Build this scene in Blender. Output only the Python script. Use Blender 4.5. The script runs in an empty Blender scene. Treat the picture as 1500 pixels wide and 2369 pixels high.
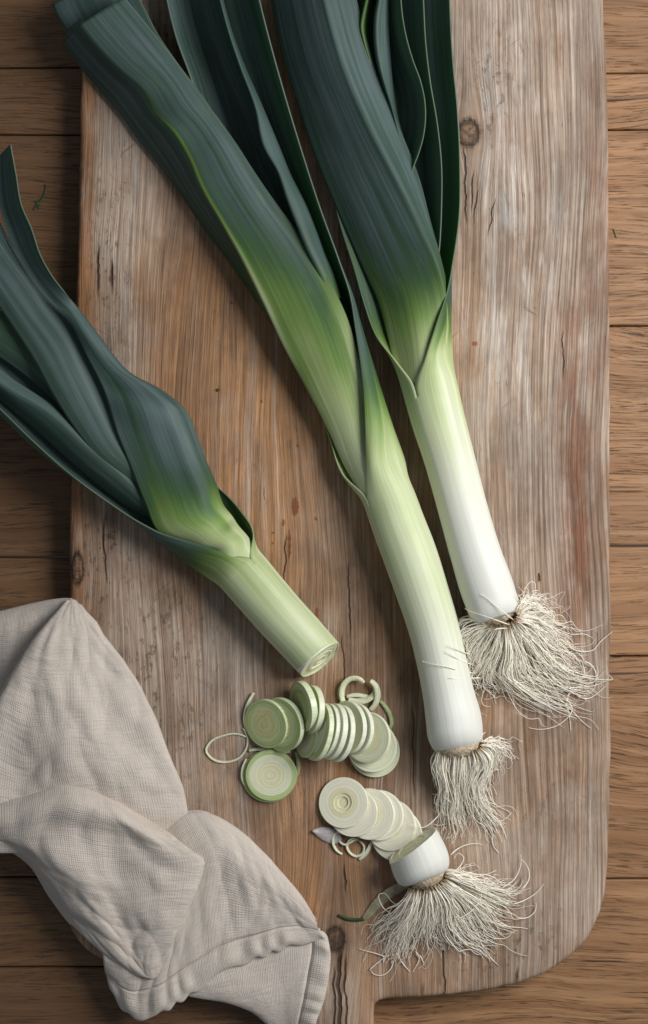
import bpy, bmesh, math, random
import numpy as np
from mathutils import Vector, Matrix, noise as mnoise

rng = np.random.default_rng(7)
random.seed(7)
scene = bpy.context.scene
COL = scene.collection
PI = math.pi

# ------------------------------------------------------------------ scale and camera
S = 0.00028          # metres per photo pixel on the board's top face
HC = 1.0             # camera height above the board top
BT = 0.022           # board thickness: its top face stands this high over the table
TH = -BT / S         # table height in pixel units relative to the board top

cam = bpy.data.cameras.new("camera")
cam.sensor_fit = 'VERTICAL'
cam.sensor_height = 36.0
cam.lens = 36.0 * HC / (2369 * S)
cam.clip_start = 0.01
cam.clip_end = 50
cam.dof.use_dof = True
cam.dof.focus_distance = HC - 0.016
cam.dof.aperture_fstop = 3.5
camo = bpy.data.objects.new("camera", cam)
camo.location = (0, 0, BT + HC)
COL.objects.link(camo)
scene.camera = camo

# ------------------------------------------------------------------ light
world = bpy.data.worlds.new("World")
scene.world = world
world.use_nodes = True
world.node_tree.nodes["Background"].inputs[0].default_value = (0.80, 0.90, 1.0, 1)
world.node_tree.nodes["Background"].inputs[1].default_value = 0.17

def area(name, loc, target, sx, sy, watts, color):
    l = bpy.data.lights.new(name, 'AREA')
    l.shape = 'RECTANGLE'; l.size = sx; l.size_y = sy
    l.energy = watts; l.color = color
    o = bpy.data.objects.new(name, l)
    o.location = loc
    o.rotation_euler = (Vector(target) - Vector(loc)).to_track_quat('-Z', 'Y').to_euler()
    COL.objects.link(o)
    return o
area("window_light", (0.74, 0.27, 0.80), (0.0, -0.03, 0.0), 0.55, 0.62, 15.0, (1.0, 0.985, 0.972))

vs = scene.view_settings
vs.view_transform = 'Standard'
vs.look = 'None'
vs.gamma = 1.0
vs.exposure = 0.0

# ------------------------------------------------------------------ helpers: places
def P(p):
    """photo pixel (px, py, h): h = height over the board top, in pixel units -> world metres"""
    p = np.asarray(p, float)
    h = p[..., 2] * S
    f = (HC - h) / HC
    return np.stack([(p[..., 0] - 750) * S * f, (1184.5 - p[..., 1]) * S * f, BT + h], -1)

def tag(o, label=None, cat=None, group=None, kind=None):
    if label: o["label"] = label
    if cat: o["category"] = cat
    if group: o["group"] = group
    if kind: o["kind"] = kind
    return o

def thing(name, label, cat, loc=(0, 0, 0), group=None):
    o = bpy.data.objects.new(name, None)
    o.location = loc
    o.empty_display_size = 0.02
    COL.objects.link(o)
    return tag(o, label, cat, group)

def mesh(name, verts, faces, mat, parent=None, attrs=None, uv=None, smooth=True, origin=None):
    verts = np.asarray(verts, float)
    off = np.array(parent.location) if parent is not None and origin is None else np.zeros(3)
    if parent is not None and parent.parent is not None and origin is None:
        off = off + np.array(parent.parent.location)
    if origin is not None and parent is None:
        off = np.asarray(origin, float)
    me = bpy.data.meshes.new(name)
    me.from_pydata((verts - off).tolist(), [], [tuple(f) for f in faces])
    if smooth:
        me.polygons.foreach_set('use_smooth', [True] * len(me.polygons))
    for k, a in (attrs or {}).items():
        at = me.attributes.new(k, 'FLOAT', 'POINT')
        at.data.foreach_set('value', np.asarray(a, np.float32).ravel())
    if uv is not None:
        ul = me.uv_layers.new(name='UVMap')
        idx = np.zeros(len(me.loops), int)
        me.loops.foreach_get('vertex_index', idx)
        ul.data.foreach_set('uv', np.asarray(uv, np.float32)[idx].ravel())
    me.materials.append(mat)
    me.update()
    o = bpy.data.objects.new(name, me)
    COL.objects.link(o)
    if parent is not None:
        o.parent = parent
    elif origin is not None:
        o.location = off
    return o

def hermite(t, V, x, per=None):
    """smooth curve through V (M,...) at parameters t, sampled at x"""
    t = np.asarray(t, float); V = np.asarray(V, float); x = np.asarray(x, float)
    M = len(t)
    sh = (-1,) + (1,) * (V.ndim - 1)
    if M == 2:
        w = ((x - t[0]) / (t[1] - t[0])).reshape(sh)
        return V[0] * (1 - w) + V[1] * w
    dt = np.diff(t).reshape(sh)
    sl = np.diff(V, axis=0) / dt
    m = np.empty_like(V)
    m[1:-1] = (sl[:-1] * dt[1:] + sl[1:] * dt[:-1]) / (dt[1:] + dt[:-1])
    m[0] = 2 * sl[0] - m[1]
    m[-1] = 2 * sl[-1] - m[-2]
    if per is not None:                      # closed cross-sections: one tangent at the seam
        av = (sl[-1] * dt[0] + sl[0] * dt[-1]) / (dt[0] + dt[-1])
        m[0] += (av - m[0]) * per; m[-1] += (av - m[-1]) * per
    i = np.clip(np.searchsorted(t, x, side='right') - 1, 0, M - 2)
    h = (t[i + 1] - t[i])
    w = ((x - t[i]) / h).reshape(sh); h = h.reshape(sh)
    return ((2 * w**3 - 3 * w**2 + 1) * V[i] + (w**3 - 2 * w**2 + w) * h * m[i]
            + (-2 * w**3 + 3 * w**2) * V[i + 1] + (w**3 - w**2) * h * m[i + 1])

def polyline(pts, n):
    pts = np.asarray(pts, float)
    t = np.concatenate([[0], np.cumsum(np.linalg.norm(np.diff(pts, axis=0), axis=1))])
    return hermite(t, pts, np.linspace(0, t[-1], n))

def grid_faces(nu, nv, close=False):
    f = []
    for i in range(nu - 1):
        for j in range(nv - 1 if not close else nv):
            a = i * nv + j; b = i * nv + (j + 1) % nv
            f.append((a, b, b + nv, a + nv))
    return f

def noise_arr(Q):
    return np.array([mnoise.noise(Vector(q)) for q in Q])

def loft(name, stations, grads, mat, parent, nu=90, nv=28, thick=0.0008, rough=0.0, seed=0, post=None, offset=0.0):
    """stations: M x K x 3 in pixel units (rows along the blade, columns across)."""
    A = np.asarray(stations, float)
    M, K, _ = A.shape
    seg = np.linalg.norm(np.diff(A, axis=0), axis=2).mean(axis=1)
    t = np.concatenate([[0], np.cumsum(seg)])
    # samples: uniform in arclength
    x = np.linspace(0, t[-1], nu)
    R = hermite(t, A, x)                             # nu,K,3
    g = np.interp(x, t, grads)
    cs = np.linalg.norm(np.diff(A, axis=1), axis=2).mean(axis=0)
    s = np.concatenate([[0], np.cumsum(cs)])
    y = np.linspace(0, s[-1], nv)
    gap = np.linalg.norm(R[:, 0] - R[:, -1], axis=1)
    per = np.clip(1 - gap / 12.0, 0, 1)[:, None] * np.ones(3)
    G = hermite(s, np.swapaxes(R, 0, 1), y, per)     # nv,nu,3
    G = np.swapaxes(G, 0, 1)
    W = P(G)
    if post is not None:
        W = post(W, x / t[-1], y / s[-1])
    W = W.reshape(-1, 3)
    if rough:
        q = np.stack([np.repeat(x * S, nv) * 14, np.tile(y * S, nu) * 60, np.full(nu * nv, seed * 3.7)], 1)
        W[:, 2] += noise_arr(q) * rough
    uv = np.stack([np.tile((y - s[-1] / 2) * S, nu), np.repeat(x * S, nv)], 1)
    uv[:, 0] += seed * 0.37
    edge = np.minimum(y, s[-1] - y) * S
    o = mesh(name, W, grid_faces(nu, nv), mat, parent,
             {'grad': np.repeat(g, nv), 'edge': np.tile(edge, nu)}, uv)
    if gap.min() < 1e-6:                             # weld the seam of a closed shaft
        bm = bmesh.new(); bm.from_mesh(o.data)
        bmesh.ops.remove_doubles(bm, verts=bm.verts, dist=2e-6); bm.to_mesh(o.data); bm.free()
    if thick:
        md = o.modifiers.new('thickness', 'SOLIDIFY')
        md.thickness = thick; md.offset = offset
    return o

# ------------------------------------------------------------------ helpers: shader expressions
class X:
    def __init__(s, nt, o): s.nt = nt; s.o = o
    def m(s, op, b=None, c=None):
        n = s.nt.nodes.new('ShaderNodeMath'); n.operation = op
        s.nt.links.new(s.o, n.inputs[0])
        for i, v in ((1, b), (2, c)):
            if v is None: continue
            if isinstance(v, X): s.nt.links.new(v.o, n.inputs[i])
            else: n.inputs[i].default_value = v
        return X(s.nt, n.outputs[0])
    def __add__(s, b): return s.m('ADD', b)
    __radd__ = __add__
    def __sub__(s, b): return s.m('SUBTRACT', b)
    def __rsub__(s, b): return (s * -1.0) + b
    def __mul__(s, b): return s.m('MULTIPLY', b)
    __rmul__ = __mul__
    def __truediv__(s, b): return s.m('DIVIDE', b)
    def exp(s): return s.m('EXPONENT')
    def sin(s): return s.m('SINE')
    def sqrt(s): return s.m('SQRT')
    def abs(s): return s.m('ABSOLUTE')
    def pow(s, b): return s.m('POWER', b)
    def clamp(s):
        r = s.m('ADD', 0.0); r.o.node.use_clamp = True; return r
    def ss(s, a, b, lo=0.0, hi=1.0):
        n = s.nt.nodes.new('ShaderNodeMapRange'); n.interpolation_type = 'SMOOTHSTEP'
        s.nt.links.new(s.o, n.inputs[0])
        if a > b: a, b, lo, hi = b, a, hi, lo
        n.inputs[1].default_value = a; n.inputs[2].default_value = b
        n.inputs[3].default_value = lo; n.inputs[4].default_value = hi
        return X(s.nt, n.outputs[0])

class Mat:
    def __init__(s, name, rough=0.6, spec=0.3):
        s.mat = bpy.data.materials.new(name); s.mat.use_nodes = True
        s.nt = s.mat.node_tree
        s.b = s.nt.nodes['Principled BSDF']
        s.b.inputs['Roughness'].default_value = rough
        s.b.inputs['Specular IOR Level'].default_value = spec
    def new(s, t): return s.nt.nodes.new(t)
    def coord(s, kind='Object'):
        n = s.new('ShaderNodeTexCoord'); sp = s.new('ShaderNodeSeparateXYZ')
        s.nt.links.new(n.outputs[kind], sp.inputs[0])
        return [X(s.nt, sp.outputs[i]) for i in range(3)]
    def attr(s, name):
        n = s.new('ShaderNodeAttribute'); n.attribute_name = name
        return X(s.nt, n.outputs['Fac'])
    def rand(s):
        n = s.new('ShaderNodeObjectInfo'); return X(s.nt, n.outputs['Random'])
    def noise(s, a, b, c=None, detail=2.0, rough=0.5, dist=0.0):
        cb = s.new('ShaderNodeCombineXYZ')
        for i, v in enumerate((a, b, c)):
            if v is None: continue
            if isinstance(v, X): s.nt.links.new(v.o, cb.inputs[i])
            else: cb.inputs[i].default_value = v
        n = s.new('ShaderNodeTexNoise')
        n.noise_dimensions = '3D'
        s.nt.links.new(cb.outputs[0], n.inputs['Vector'])
        n.inputs['Scale'].default_value = 1.0
        n.inputs['Detail'].default_value = detail
        n.inputs['Roughness'].default_value = rough
        n.inputs['Distortion'].default_value = dist
        return X(s.nt, n.outputs[0])
    def mix(s, f, a, b):
        n = s.new('ShaderNodeMix'); n.data_type = 'RGBA'
        for i, v in ((0, f), (6, a), (7, b)):
            if isinstance(v, X): s.nt.links.new(v.o, n.inputs[i])
            elif i == 0: n.inputs[0].default_value = v
            else: n.inputs[i].default_value = tuple(v) + (1,)
        return X(s.nt, n.outputs[2])
    def ramp(s, f, stops):
        n = s.new('ShaderNodeValToRGB')
        s.nt.links.new(f.o, n.inputs[0])
        cr = n.color_ramp
        while len(cr.elements) < len(stops): cr.elements.new(0.5)
        for e, (p, c) in zip(cr.elements, stops):
            e.position = p; e.color = tuple(c) + (1,)
        return X(s.nt, n.outputs[0])
    def scale(s, c, f):
        n = s.new('ShaderNodeVectorMath'); n.operation = 'SCALE'
        s.nt.links.new(c.o, n.inputs[0])
        if isinstance(f, X): s.nt.links.new(f.o, n.inputs[3])
        else: n.inputs[3].default_value = f
        return X(s.nt, n.outputs[0])
    def put(s, sock, v):
        if isinstance(v, X): s.nt.links.new(v.o, s.b.inputs[sock])
        elif isinstance(v, (tuple, list)) and len(v) == 3 and sock != 'Subsurface Radius': s.b.inputs[sock].default_value = tuple(v) + (1,)
        else: s.b.inputs[sock].default_value = v
    def bump(s, h, dist, strength=1.0):
        n = s.new('ShaderNodeBump')
        n.inputs['Strength'].default_value = strength
        n.inputs['Distance'].default_value = dist
        s.nt.links.new(h.o, n.inputs['Height'])
        s.nt.links.new(n.outputs[0], s.b.inputs['Normal'])
    def sss(s, w, r):
        s.b.inputs['Subsurface Weight'].default_value = w
        s.b.inputs['Subsurface Radius'].default_value = (r, r, r * 0.7)
        s.b.inputs['Subsurface Scale'].default_value = 1.0

# ------------------------------------------------------------------ materials
def board_material():
    m = Mat('weathered_pine', 0.72, 0.22)
    x, y, z = m.coord('Object')
    px = x * (0.01 / S) + 7.5
    py = y * (-0.01 / S) + 11.845
    def blob(cx, cy, rx, ry, X_=None, Y_=None):
        a = ((X_ or px) - cx) / rx; b = ((Y_ or py) - cy) / ry
        return ((a * a + b * b) * -1.0).exp()
    # grain flow
    w1 = m.noise(px * 0.22, py * 0.07, 3.1, 2) - 0.5
    w2 = m.noise(px * 0.9, py * 0.35, 8.2, 2) - 0.5
    G = px + w1 * 1.5 + w2 * 0.10
    for kx, ky, a, b, k in ((10.86, 3.07, 0.55, 1.1, 0.80), (7.75, 21.7, 0.6, 1.5, 0.8), (1.78, 13.1, 0.5, 1.3, 0.7), (7.0, 15.6, 1.6, 3.2, 0.42)):
        G = G - (px - kx) * blob(kx, ky, a, b) * k
    s1 = m.noise(G * 7.5, py * 0.10, 1.3, 4, 0.62)
    s2 = m.noise(G * 3.0, py * 0.05, 5.3, 3, 0.55)
    fib = m.noise(G * 42.0, py * 1.0, 2.2, 3, 0.6)
    patch = m.noise(px * 0.42, py * 0.25, 9.4, 4, 0.6)
    blotch = m.noise(px * 1.5, py * 0.6, 4.4, 4, 0.6)
    warm = (patch.ss(0.36, 0.62) * 0.75 + blob(5.2, 8.3, 3.6, 5.0) * 0.62 + blob(8.2, 20.0, 1.4, 2.0) * 0.6
            + blob(9.0, 16.5, 1.0, 2.5) * 0.35
            - blob(12.0, 4.0, 2.2, 5.0) * 0.75 - blob(3.2, 15.5, 2.2, 2.8) * 0.45 - blob(11.8, 20.5, 2.2, 2.6) * 0.55
            - blob(2.6, 6.5, 0.55, 3.2) * 0.6).clamp()
    c = m.mix(warm, (0.428, 0.336, 0.262), (0.39, 0.21, 0.102))
    dk = (m.noise(px * 0.8, py * 0.4, 31.0, 4, 0.65).ss(0.48, 0.66) * 0.55 + (blob(9.3, 17.3, 0.9, 3.0) + blob(8.4, 14.0, .6, 1.6) * 0.7 + blob(7.9, 20.5, .5, 1.6) + blob(2.3, 12.5, .6, 1.6) * 0.8 + blob(3.9, .8, .5, 1.6)) * m.noise(px * 2.0, py * 0.5, 33.0, 3).ss(0.3, 0.6) * 0.7).clamp()
    c = m.mix(dk, c, (0.205, 0.125, 0.078))
    c = m.mix(blotch.ss(0.5, 0.72) * 0.55, c, (0.25, 0.155, 0.098))
    c = m.mix(s2.ss(0.46, 0.30) * 0.55, c, (0.25, 0.145, 0.085))
    c = m.mix(s1.ss(0.54, 0.70) * 0.50, c, (0.50, 0.41, 0.345))
    c = m.mix(s1.ss(0.45, 0.30) * 0.55, c, (0.23, 0.135, 0.080))
    # growth rings
    rmask = (m.noise(px * 0.5, py * 0.16, 6.6, 2).ss(0.4, 0.58) * 0.55 + blob(13.0, 9.0, 1.3, 12.0) * 0.75).clamp()
    ring = ((G * 50.0 + m.noise(G * 1.6, py * 0.08, 7.7, 2) * 14.0).sin() * 0.5 + 0.5).pow(3.0) * fib.ss(0.25, 0.5)
    c = m.mix(ring * rmask * 0.72, c, (0.185, 0.105, 0.064))
    # bleached, scraped streaks
    bl = m.noise(px * 2.2, py * 0.28, 12.5, 4, 0.7).ss(0.48, 0.62) * (blob(12.2, 5.0, 1.6, 5.0) * 0.8 + blob(2.9, 5.0, 0.5, 3.0) * 0.6 + blob(4, 17, 2.5, 4) * 0.3)
    c = m.mix((bl * 1.0).clamp(), c, (0.58, 0.53, 0.475))
    # reddish weathering along the right edge and a few rust marks
    red = (blob(13.35, 12.3, 0.42, 2.6) * 0.85 + blob(13.75, 4.0, 0.35, 5.0) * 0.35 + blob(13.3, 8.2, 0.5, 1.8) * 0.5 + blob(11.3, 3.0, 0.9, 0.55) * 0.25
           + blob(12.3, 16.9, 0.12, 0.35) * 0.8 + blob(8.0, 19.3, 0.5, 0.55) * 0.55) * m.noise(px * 3.5, py * 0.9, 15.5, 3).ss(0.3, 0.62)
    c = m.mix((red * 1.35).clamp() * 0.9, c, (0.225, 0.092, 0.046))
    jx = px + (m.noise(px * 12.0, py * 12.0, 1.0, 3) - 0.5) * 0.10
    jy = py + (m.noise(px * 12.0, py * 12.0, 5.0, 3) - 0.5) * 0.10
    spots = None
    for cx, cy, rx, ry in ((7.31, 12.0, .045, .05), (6.83, 11.72, .10, .24), (6.56, 12.1, .05, .09), (6.32, 12.32, .035, .035),
                           (6.31, 12.57, .03, .035), (6.88, 10.32, .04, .05), (6.05, 9.28, .04, .04), (10.98, 7.95, .08, .07),
                           (7.33, 14.2, .05, .16), (7.45, 14.5, .12, .07), (6.7, 12.6, .04, .4), (12.48, 13.36, .05, .12),
                           (8.7, 4.9, .05, .07), (5.35, 7.0, .05, .05)):
        b_ = blob(cx, cy, rx, ry, jx, jy).ss(0.30, 0.62)
        spots = b_ if spots is None else spots.m('MAXIMUM', b_)
    c = m.mix(spots * 0.8, c, (0.22, 0.065, 0.022))
    # worn orange left edge
    ed = px + py * 0.025
    c = m.mix(ed.ss(2.48, 2.12) * m.noise(px * 5.0, py * 1.5, 3.3, 3).ss(0.25, 0.5) * 0.75, c, (0.30, 0.135, 0.052))
    # grime and short dark dashes along the grain
    dn = m.noise(G * 24.0, py * 1.1 + m.noise(px * 0.7, py * 0.7, 23.0, 2) * 5.0, 2.9, 3, 0.6)
    dm = m.noise(px * 0.9, py * 0.55, 6.1, 3)
    dash = dn.ss(0.63, 0.69) * dm.ss(0.50, 0.62) * m.noise(px * 3.0, py * 2.0, 16.0, 2).ss(0.40, 0.85)
    gr = m.noise(px * 7.0, py * 3.2, 3.7, 4, 0.7).ss(0.56, 0.64) * (blob(2.55, 6.0, .5, 3.0) + blob(3.9, 15.8, 1.3, 2.6) + blob(2.4, 12.8, .7, 1.5)
         + blob(3.9, 1.0, .6, 1.6) * 1.2 + blob(11.9, 22.0, 2.0, 1.2) * 0.8 + blob(11.4, 2.0, .5, 1.5) + blob(12.6, 17.8, 1.0, 2.0) * 0.5)
    dash2 = (dash + gr * 0.8).clamp()
    # named cracks
    cw = (m.noise(px * 0.6, py * 1.6, 4.0, 3) - 0.5) * 0.22
    crk = None
    for x0, y0, y1, w, lean in ((10.74, 3.35, 5.30, .030, .02), (10.93, 3.9, 5.0, .022, -.02), (11.05, 4.3, 5.3, .022, -.12), (11.45, 4.5, 5.6, .018, -.15),
                                (10.25, 21.6, 23.3, .030, .02), (2.26, 5.6, 7.0, .035, -.02), (2.55, 5.9, 6.9, .040, .02),
                                (7.85, 21.9, 24.2, .060, .0), (7.98, 22.0, 24.2, .03, .02), (7.74, 22.3, 24.2, .03, .0), (6.62, 12.3, 13.8, .022, -.03), (7.9, 14.6, 16.4, .020, .05),
                                (8.06, 12.9, 14.9, .024, .02), (13.05, 7.6, 8.9, .020, -.03), (6.12, 11.2, 11.7, .022, 0), (7.95, 19.9, 20.8, .035, .03), (9.55, 16.2, 18.5, .016, .02),
                                (9.75, 22.7, 23.2, .06, 0), (2.4, 11.9, 13.6, .03, .02), (11.95, 22.3, 23.0, .05, .0)):
        d = (px + cw - x0 - (py - y0) * lean).abs() / (w * 1.0)
        b_ = d.ss(1.0, 0.35) * py.ss(y0, y0 + 0.35) * py.ss(y1, y1 - 0.5)
        crk = b_ if crk is None else crk.m('MAXIMUM', b_)
    hole = (dash2 * 0.9).m('MAXIMUM', crk)
    c = m.mix(hole * 0.88, c, (0.050, 0.032, 0.022))
    # knots
    kring = None; kin = None
    for cx, cy, rx, ry in ((10.84, 3.08, .23, .30), (7.76, 21.72, .20, .26), (1.80, 13.15, .13, .34)):
        a = (jx - cx) / rx; b = (jy - cy) / ry
        d = (a * a + b * b).sqrt()
        r_ = (((d - 1.0) / 0.26) * ((d - 1.0) / 0.26) * -1.0).exp() * 0.95
        i_ = d.ss(1.1, 0.7)
        kring = r_ if kring is None else kring.m('MAXIMUM', r_)
        kin = i_ if kin is None else kin.m('MAXIMUM', i_)
    kn = m.noise(px * 9.0, py * 9.0, 1.7, 4, 0.7)
    c = m.mix(kin * 0.8, c, m.mix(kn.ss(0.4, 0.62), (0.07, 0.042, 0.026), (0.27, 0.165, 0.10)))
    c = m.mix(kring * kn.ss(0.25, 0.5), c, (0.035, 0.022, 0.014))
    c = m.mix(blob(7.8, 21.8, .28, .35) * 0.8, c, (0.035, 0.022, 0.015))
    # fibre value jitter and knife scratches
    c = m.scale(c, m.noise(px * 0.55, py * 0.32, 61.0, 4, 0.65).ss(0.34, 0.66, 0.80, 1.16))
    mids = m.noise(G * 15.0, py * 0.30, 44.0, 4, 0.7)
    c = m.scale(c, mids.ss(0.32, 0.68, 0.70, 1.22))
    fleck = m.noise(G * 13.0, py * 5.0, 46.0, 3, 0.7).ss(0.66, 0.74) * m.noise(px * 1.2, py * 0.8, 47.0, 3).ss(0.42, 0.6)
    c = m.mix(fleck * 0.7, c, (0.075, 0.047, 0.031))
    wfl = m.noise(G * 11.0, py * 2.6, 48.0, 3, 0.7).ss(0.67, 0.75) * m.noise(px * 0.9, py * 0.6, 49.0, 3).ss(0.45, 0.6)
    c = m.mix(wfl * 0.5, c, (0.58, 0.52, 0.46))
    c = m.scale(c, fib.ss(0.25, 0.75, 0.84, 1.12))
    sc = None
    for ang, fr, sd in ((0.5, 3.0, 1.0), (-0.7, 3.4, 4.0), (1.2, 2.6, 9.0)):
        u = px * math.cos(ang) + py * math.sin(ang); v = py * math.cos(ang) - px * math.sin(ang)
        n = (m.noise(u * 0.35, v * fr * 2.2, sd, 1) - 0.5).abs().ss(0.006, 0.0) * m.noise(u * 0.8, v * 0.8, sd + 3, 2).ss(0.55, 0.68)
        sc = n if sc is None else sc.m('MAXIMUM', n)
    c = m.mix(sc * 0.6, c, (0.15, 0.095, 0.062))
    m.put('Base Color', c)
    h = s1 * 0.45 + fib * 0.3 + mids * 0.7 - dash.m('MAXIMUM', crk) * 1.2
    m.bump(h, 0.0012, 1.0)
    m.put('Roughness', s1.ss(0.3, 0.7, 0.78, 0.60))
    return m.mat

def oak_material(name, darken):
    m = Mat(name, 0.5, 0.35)
    x, y, z = m.coord('Object')
    r = m.rand()
    px = x * (0.01 / S) + r * 37.0
    py = y * (-0.01 / S)
    warp = (m.noise(px * 0.13, py * 0.22, r * 9.0, 2) - 0.5) * 1.5 + (m.noise(px * 0.5, py * 0.9, r * 5.0, 1) - 0.5) * 0.07
    V = py + warp
    band = m.noise(px * 0.10, V * 3.2, 2.0, 3, 0.55)
    fine = m.noise(px * 0.45, V * 22.0, 4.0, 3, 0.6)
    ring = ((V * 17.0 + band * 7.0).sin() * 0.5 + 0.5)
    tone = m.noise(px * 0.35, py * 0.6, 11.0, 3, 0.6)
    c = m.mix(band.ss(0.35, 0.65), (0.262, 0.130, 0.056), (0.385, 0.208, 0.098))
    c = m.mix(tone.ss(0.48, 0.72) * 0.65, c, (0.225, 0.122, 0.060))
    c = m.mix(r * 0.55, c, (0.20, 0.105, 0.05))
    c = m.mix(ring.pow(4.0) * 0.30, c, (0.17, 0.088, 0.042))
    c = m.mix(fine.ss(0.50, 0.72) * 0.6, c, (0.17, 0.088, 0.043))
    streak = m.noise(px * 0.16, V * 9.0, 51.0, 4, 0.65)
    c = m.mix(streak.ss(0.55, 0.68) * 0.65, c, (0.12, 0.064, 0.033))
    c = m.mix(streak.ss(0.42, 0.30) * 0.5, c, (0.46, 0.28, 0.15))
    pn = m.noise(px * 1.15 + m.noise(px * 0.2, V * 3.0, 41.0, 1) * 4.0, V * 34.0, 7.0, 3, 0.6)
    pm = (m.noise(px * 0.35, V * 2.3, 3.0, 2).ss(0.36, 0.56) * 0.8 + ring * 0.35).clamp()
    pore = pn.ss(0.54, 0.65) * pm
    pb = m.noise(px * 0.7, V * 11.0, 17.0, 3, 0.6).ss(0.66, 0.73)
    dark = pore.m('MAXIMUM', pb * 0.9)
    c = m.mix(dark * 0.82, c, (0.055, 0.032, 0.020))
    hr = m.noise(px * 0.25, V * 5.0, 21.0, 2).ss(0.69, 0.71)
    c = m.mix(hr * 0.7, c, (0.03, 0.019, 0.012))
    if darken:
        c = m.mix(0.62, c, (0.078, 0.040, 0.019))  # darker variant: whole plank mixed towards dark brown
    m.put('Base Color', c)
    h = fine * 0.3 - dark * 0.9
    m.bump(h, 0.0006, 0.8)
    m.put('Roughness', fine.ss(0.3, 0.7, 0.60, 0.42))
    return m.mat

LEAF_STOPS = [(0.0, (0.735, 0.735, 0.675)), (0.10, (0.705, 0.72, 0.585)), (0.24, (0.56, 0.62, 0.375)), (0.38, (0.36, 0.44, 0.190)),
              (0.52, (0.165, 0.270, 0.064)), (0.66, (0.070, 0.148, 0.044)), (0.80, (0.046, 0.098, 0.060)), (1.0, (0.042, 0.084, 0.073))]

def leaf_material(name='leek_leaf', bloom=0.95, rough=0.54):
    m = Mat(name, rough, 0.45)
    u, v, _ = m.coord('UV')
    g = m.attr('grad')
    e = m.attr('edge')
    st = m.noise(u * 420.0, v * 5.0, 1.0, 3, 0.6)
    st2 = m.noise(u * 95.0, v * 3.0, 6.0, 3, 0.6)
    vein = m.noise(u * 1150.0, v * 3.0, 3.0, 1, 0.5)
    low = m.noise(u * 30.0, v * 14.0, 9.0, 3, 0.6)
    mid = g.ss(0.03, 0.30) * g.ss(1.25, 0.55)
    gg = (g + ((st - 0.5) * 0.22 + (st2 - 0.5) * 0.70 + (low - 0.5) * 0.16) * mid).clamp()
    c = m.ramp(gg, LEAF_STOPS)
    # waxy blue-grey bloom on the dark blades
    bl = g.ss(0.60, 0.88) * (st2 * 1.0 + low * 0.4 + st * 0.6).ss(0.70, 1.30)
    c = m.mix(bl * bloom, c, (0.145, 0.208, 0.205))
    # yellow-green flecks where the blade pales
    fl = m.noise(u * 160.0, v * 22.0, 14.0, 3, 0.65).ss(0.60, 0.72) * g.ss(0.3, 0.6) * g.ss(1.05, 0.75)
    c = m.mix(fl * 0.22, c, (0.28, 0.36, 0.11))
    # pale dry margin
    c = m.mix(e.ss(0.0004, 0.0001) * g.ss(0.2, 0.5) * 0.35, c, (0.34, 0.40, 0.25))
    sp = m.noise(u * 520.0, v * 320.0, 2.0, 2, 0.5).ss(0.755, 0.80) * g.ss(0.4, 0.8)
    c = m.mix(sp * 0.35, c, (0.36, 0.40, 0.30))
    c = m.scale(c, (vein * 0.35 + st * 0.65).ss(0.30, 0.70, 0.83, 1.14) * g.ss(0.0, 0.25, 0.35, 1.0) + g.ss(0.0, 0.25, 0.63, 0.0))
    m.put('Base Color', c)
    m.bump(vein * 0.5 + st * 0.7 + low * 0.4, 0.00032, 0.6)
    m.put('Roughness', low.ss(0.3, 0.7, rough - 0.05, rough + 0.12))
    # thin blades let some window light through
    tr = m.new('ShaderNodeBsdfTranslucent'); ms = m.new('ShaderNodeMixShader')
    tc = m.mix(g.ss(0.3, 0.7), (0.45, 0.55, 0.25), (0.10, 0.27, 0.045))
    m.nt.links.new(tc.o, tr.inputs[0])
    m.nt.links.new((g.ss(0.35, 0.75) * 0.36).o, ms.inputs[0])
    out = m.nt.nodes['Material Output']
    m.nt.links.new(m.b.outputs[0], ms.inputs[1]); m.nt.links.new(tr.outputs[0], ms.inputs[2]); m.nt.links.new(ms.outputs[0], out.inputs[0])
    return m.mat

def plain(name, col, col2, rough=0.5, spec=0.4, sc=600.0, bump=0.0003, sss=0.0, along=None):
    m = Mat(name, rough, spec)
    x, y, z = m.coord('Object')
    n = m.noise(x * sc, y * sc, z * sc, 3, 0.6)
    m.put('Base Color', m.mix(n.ss(0.3, 0.7), col, col2))
    m.bump(n, bump, 0.6)
    if sss: m.sss(sss, 0.002)
    return m.mat

def ring_material(name, a, b, rough=0.38):
    m = Mat(name, rough, 0.45)
    x, y, z = m.coord('Object')
    r = (x * x + y * y).sqrt()
    rr = m.rand()
    wob = (m.noise(x * 90.0, y * 90.0, rr * 9.0, 2) - 0.5) * 0.0022
    lines = m.noise((r + wob) * 1250.0, rr * 50.0, 1.0, 2, 0.5)
    n = m.noise(x * 260.0, y * 260.0, z * 60.0 + rr * 5.0, 3, 0.6)
    c = m.mix(lines.ss(0.34, 0.66), [v * 0.92 for v in a], [min(0.86, v * 1.03) for v in b])
    c = m.mix(n.ss(0.45, 0.8) * 0.25, c, [v * 0.86 for v in a])
    nz = m.coord('Normal')[2].abs()
    rib = m.noise(y.m('ARCTAN2', x) * 30.0, z * 20.0, rr * 7.0, 1)
    side = m.mix(rib.ss(0.4, 0.62), [0.5 * v + 0.5 * w for v, w in zip(b, (0.62, 0.66, 0.47))], [0.3 * v + 0.7 * w for v, w in zip(b, (0.80, 0.81, 0.72))])
    c = m.mix(nz.ss(0.6, 0.3), c, side)
    m.put('Base Color', c)
    m.bump(lines * 0.4 + n * 0.6, 0.00018, 0.4)
    return m.mat

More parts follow.
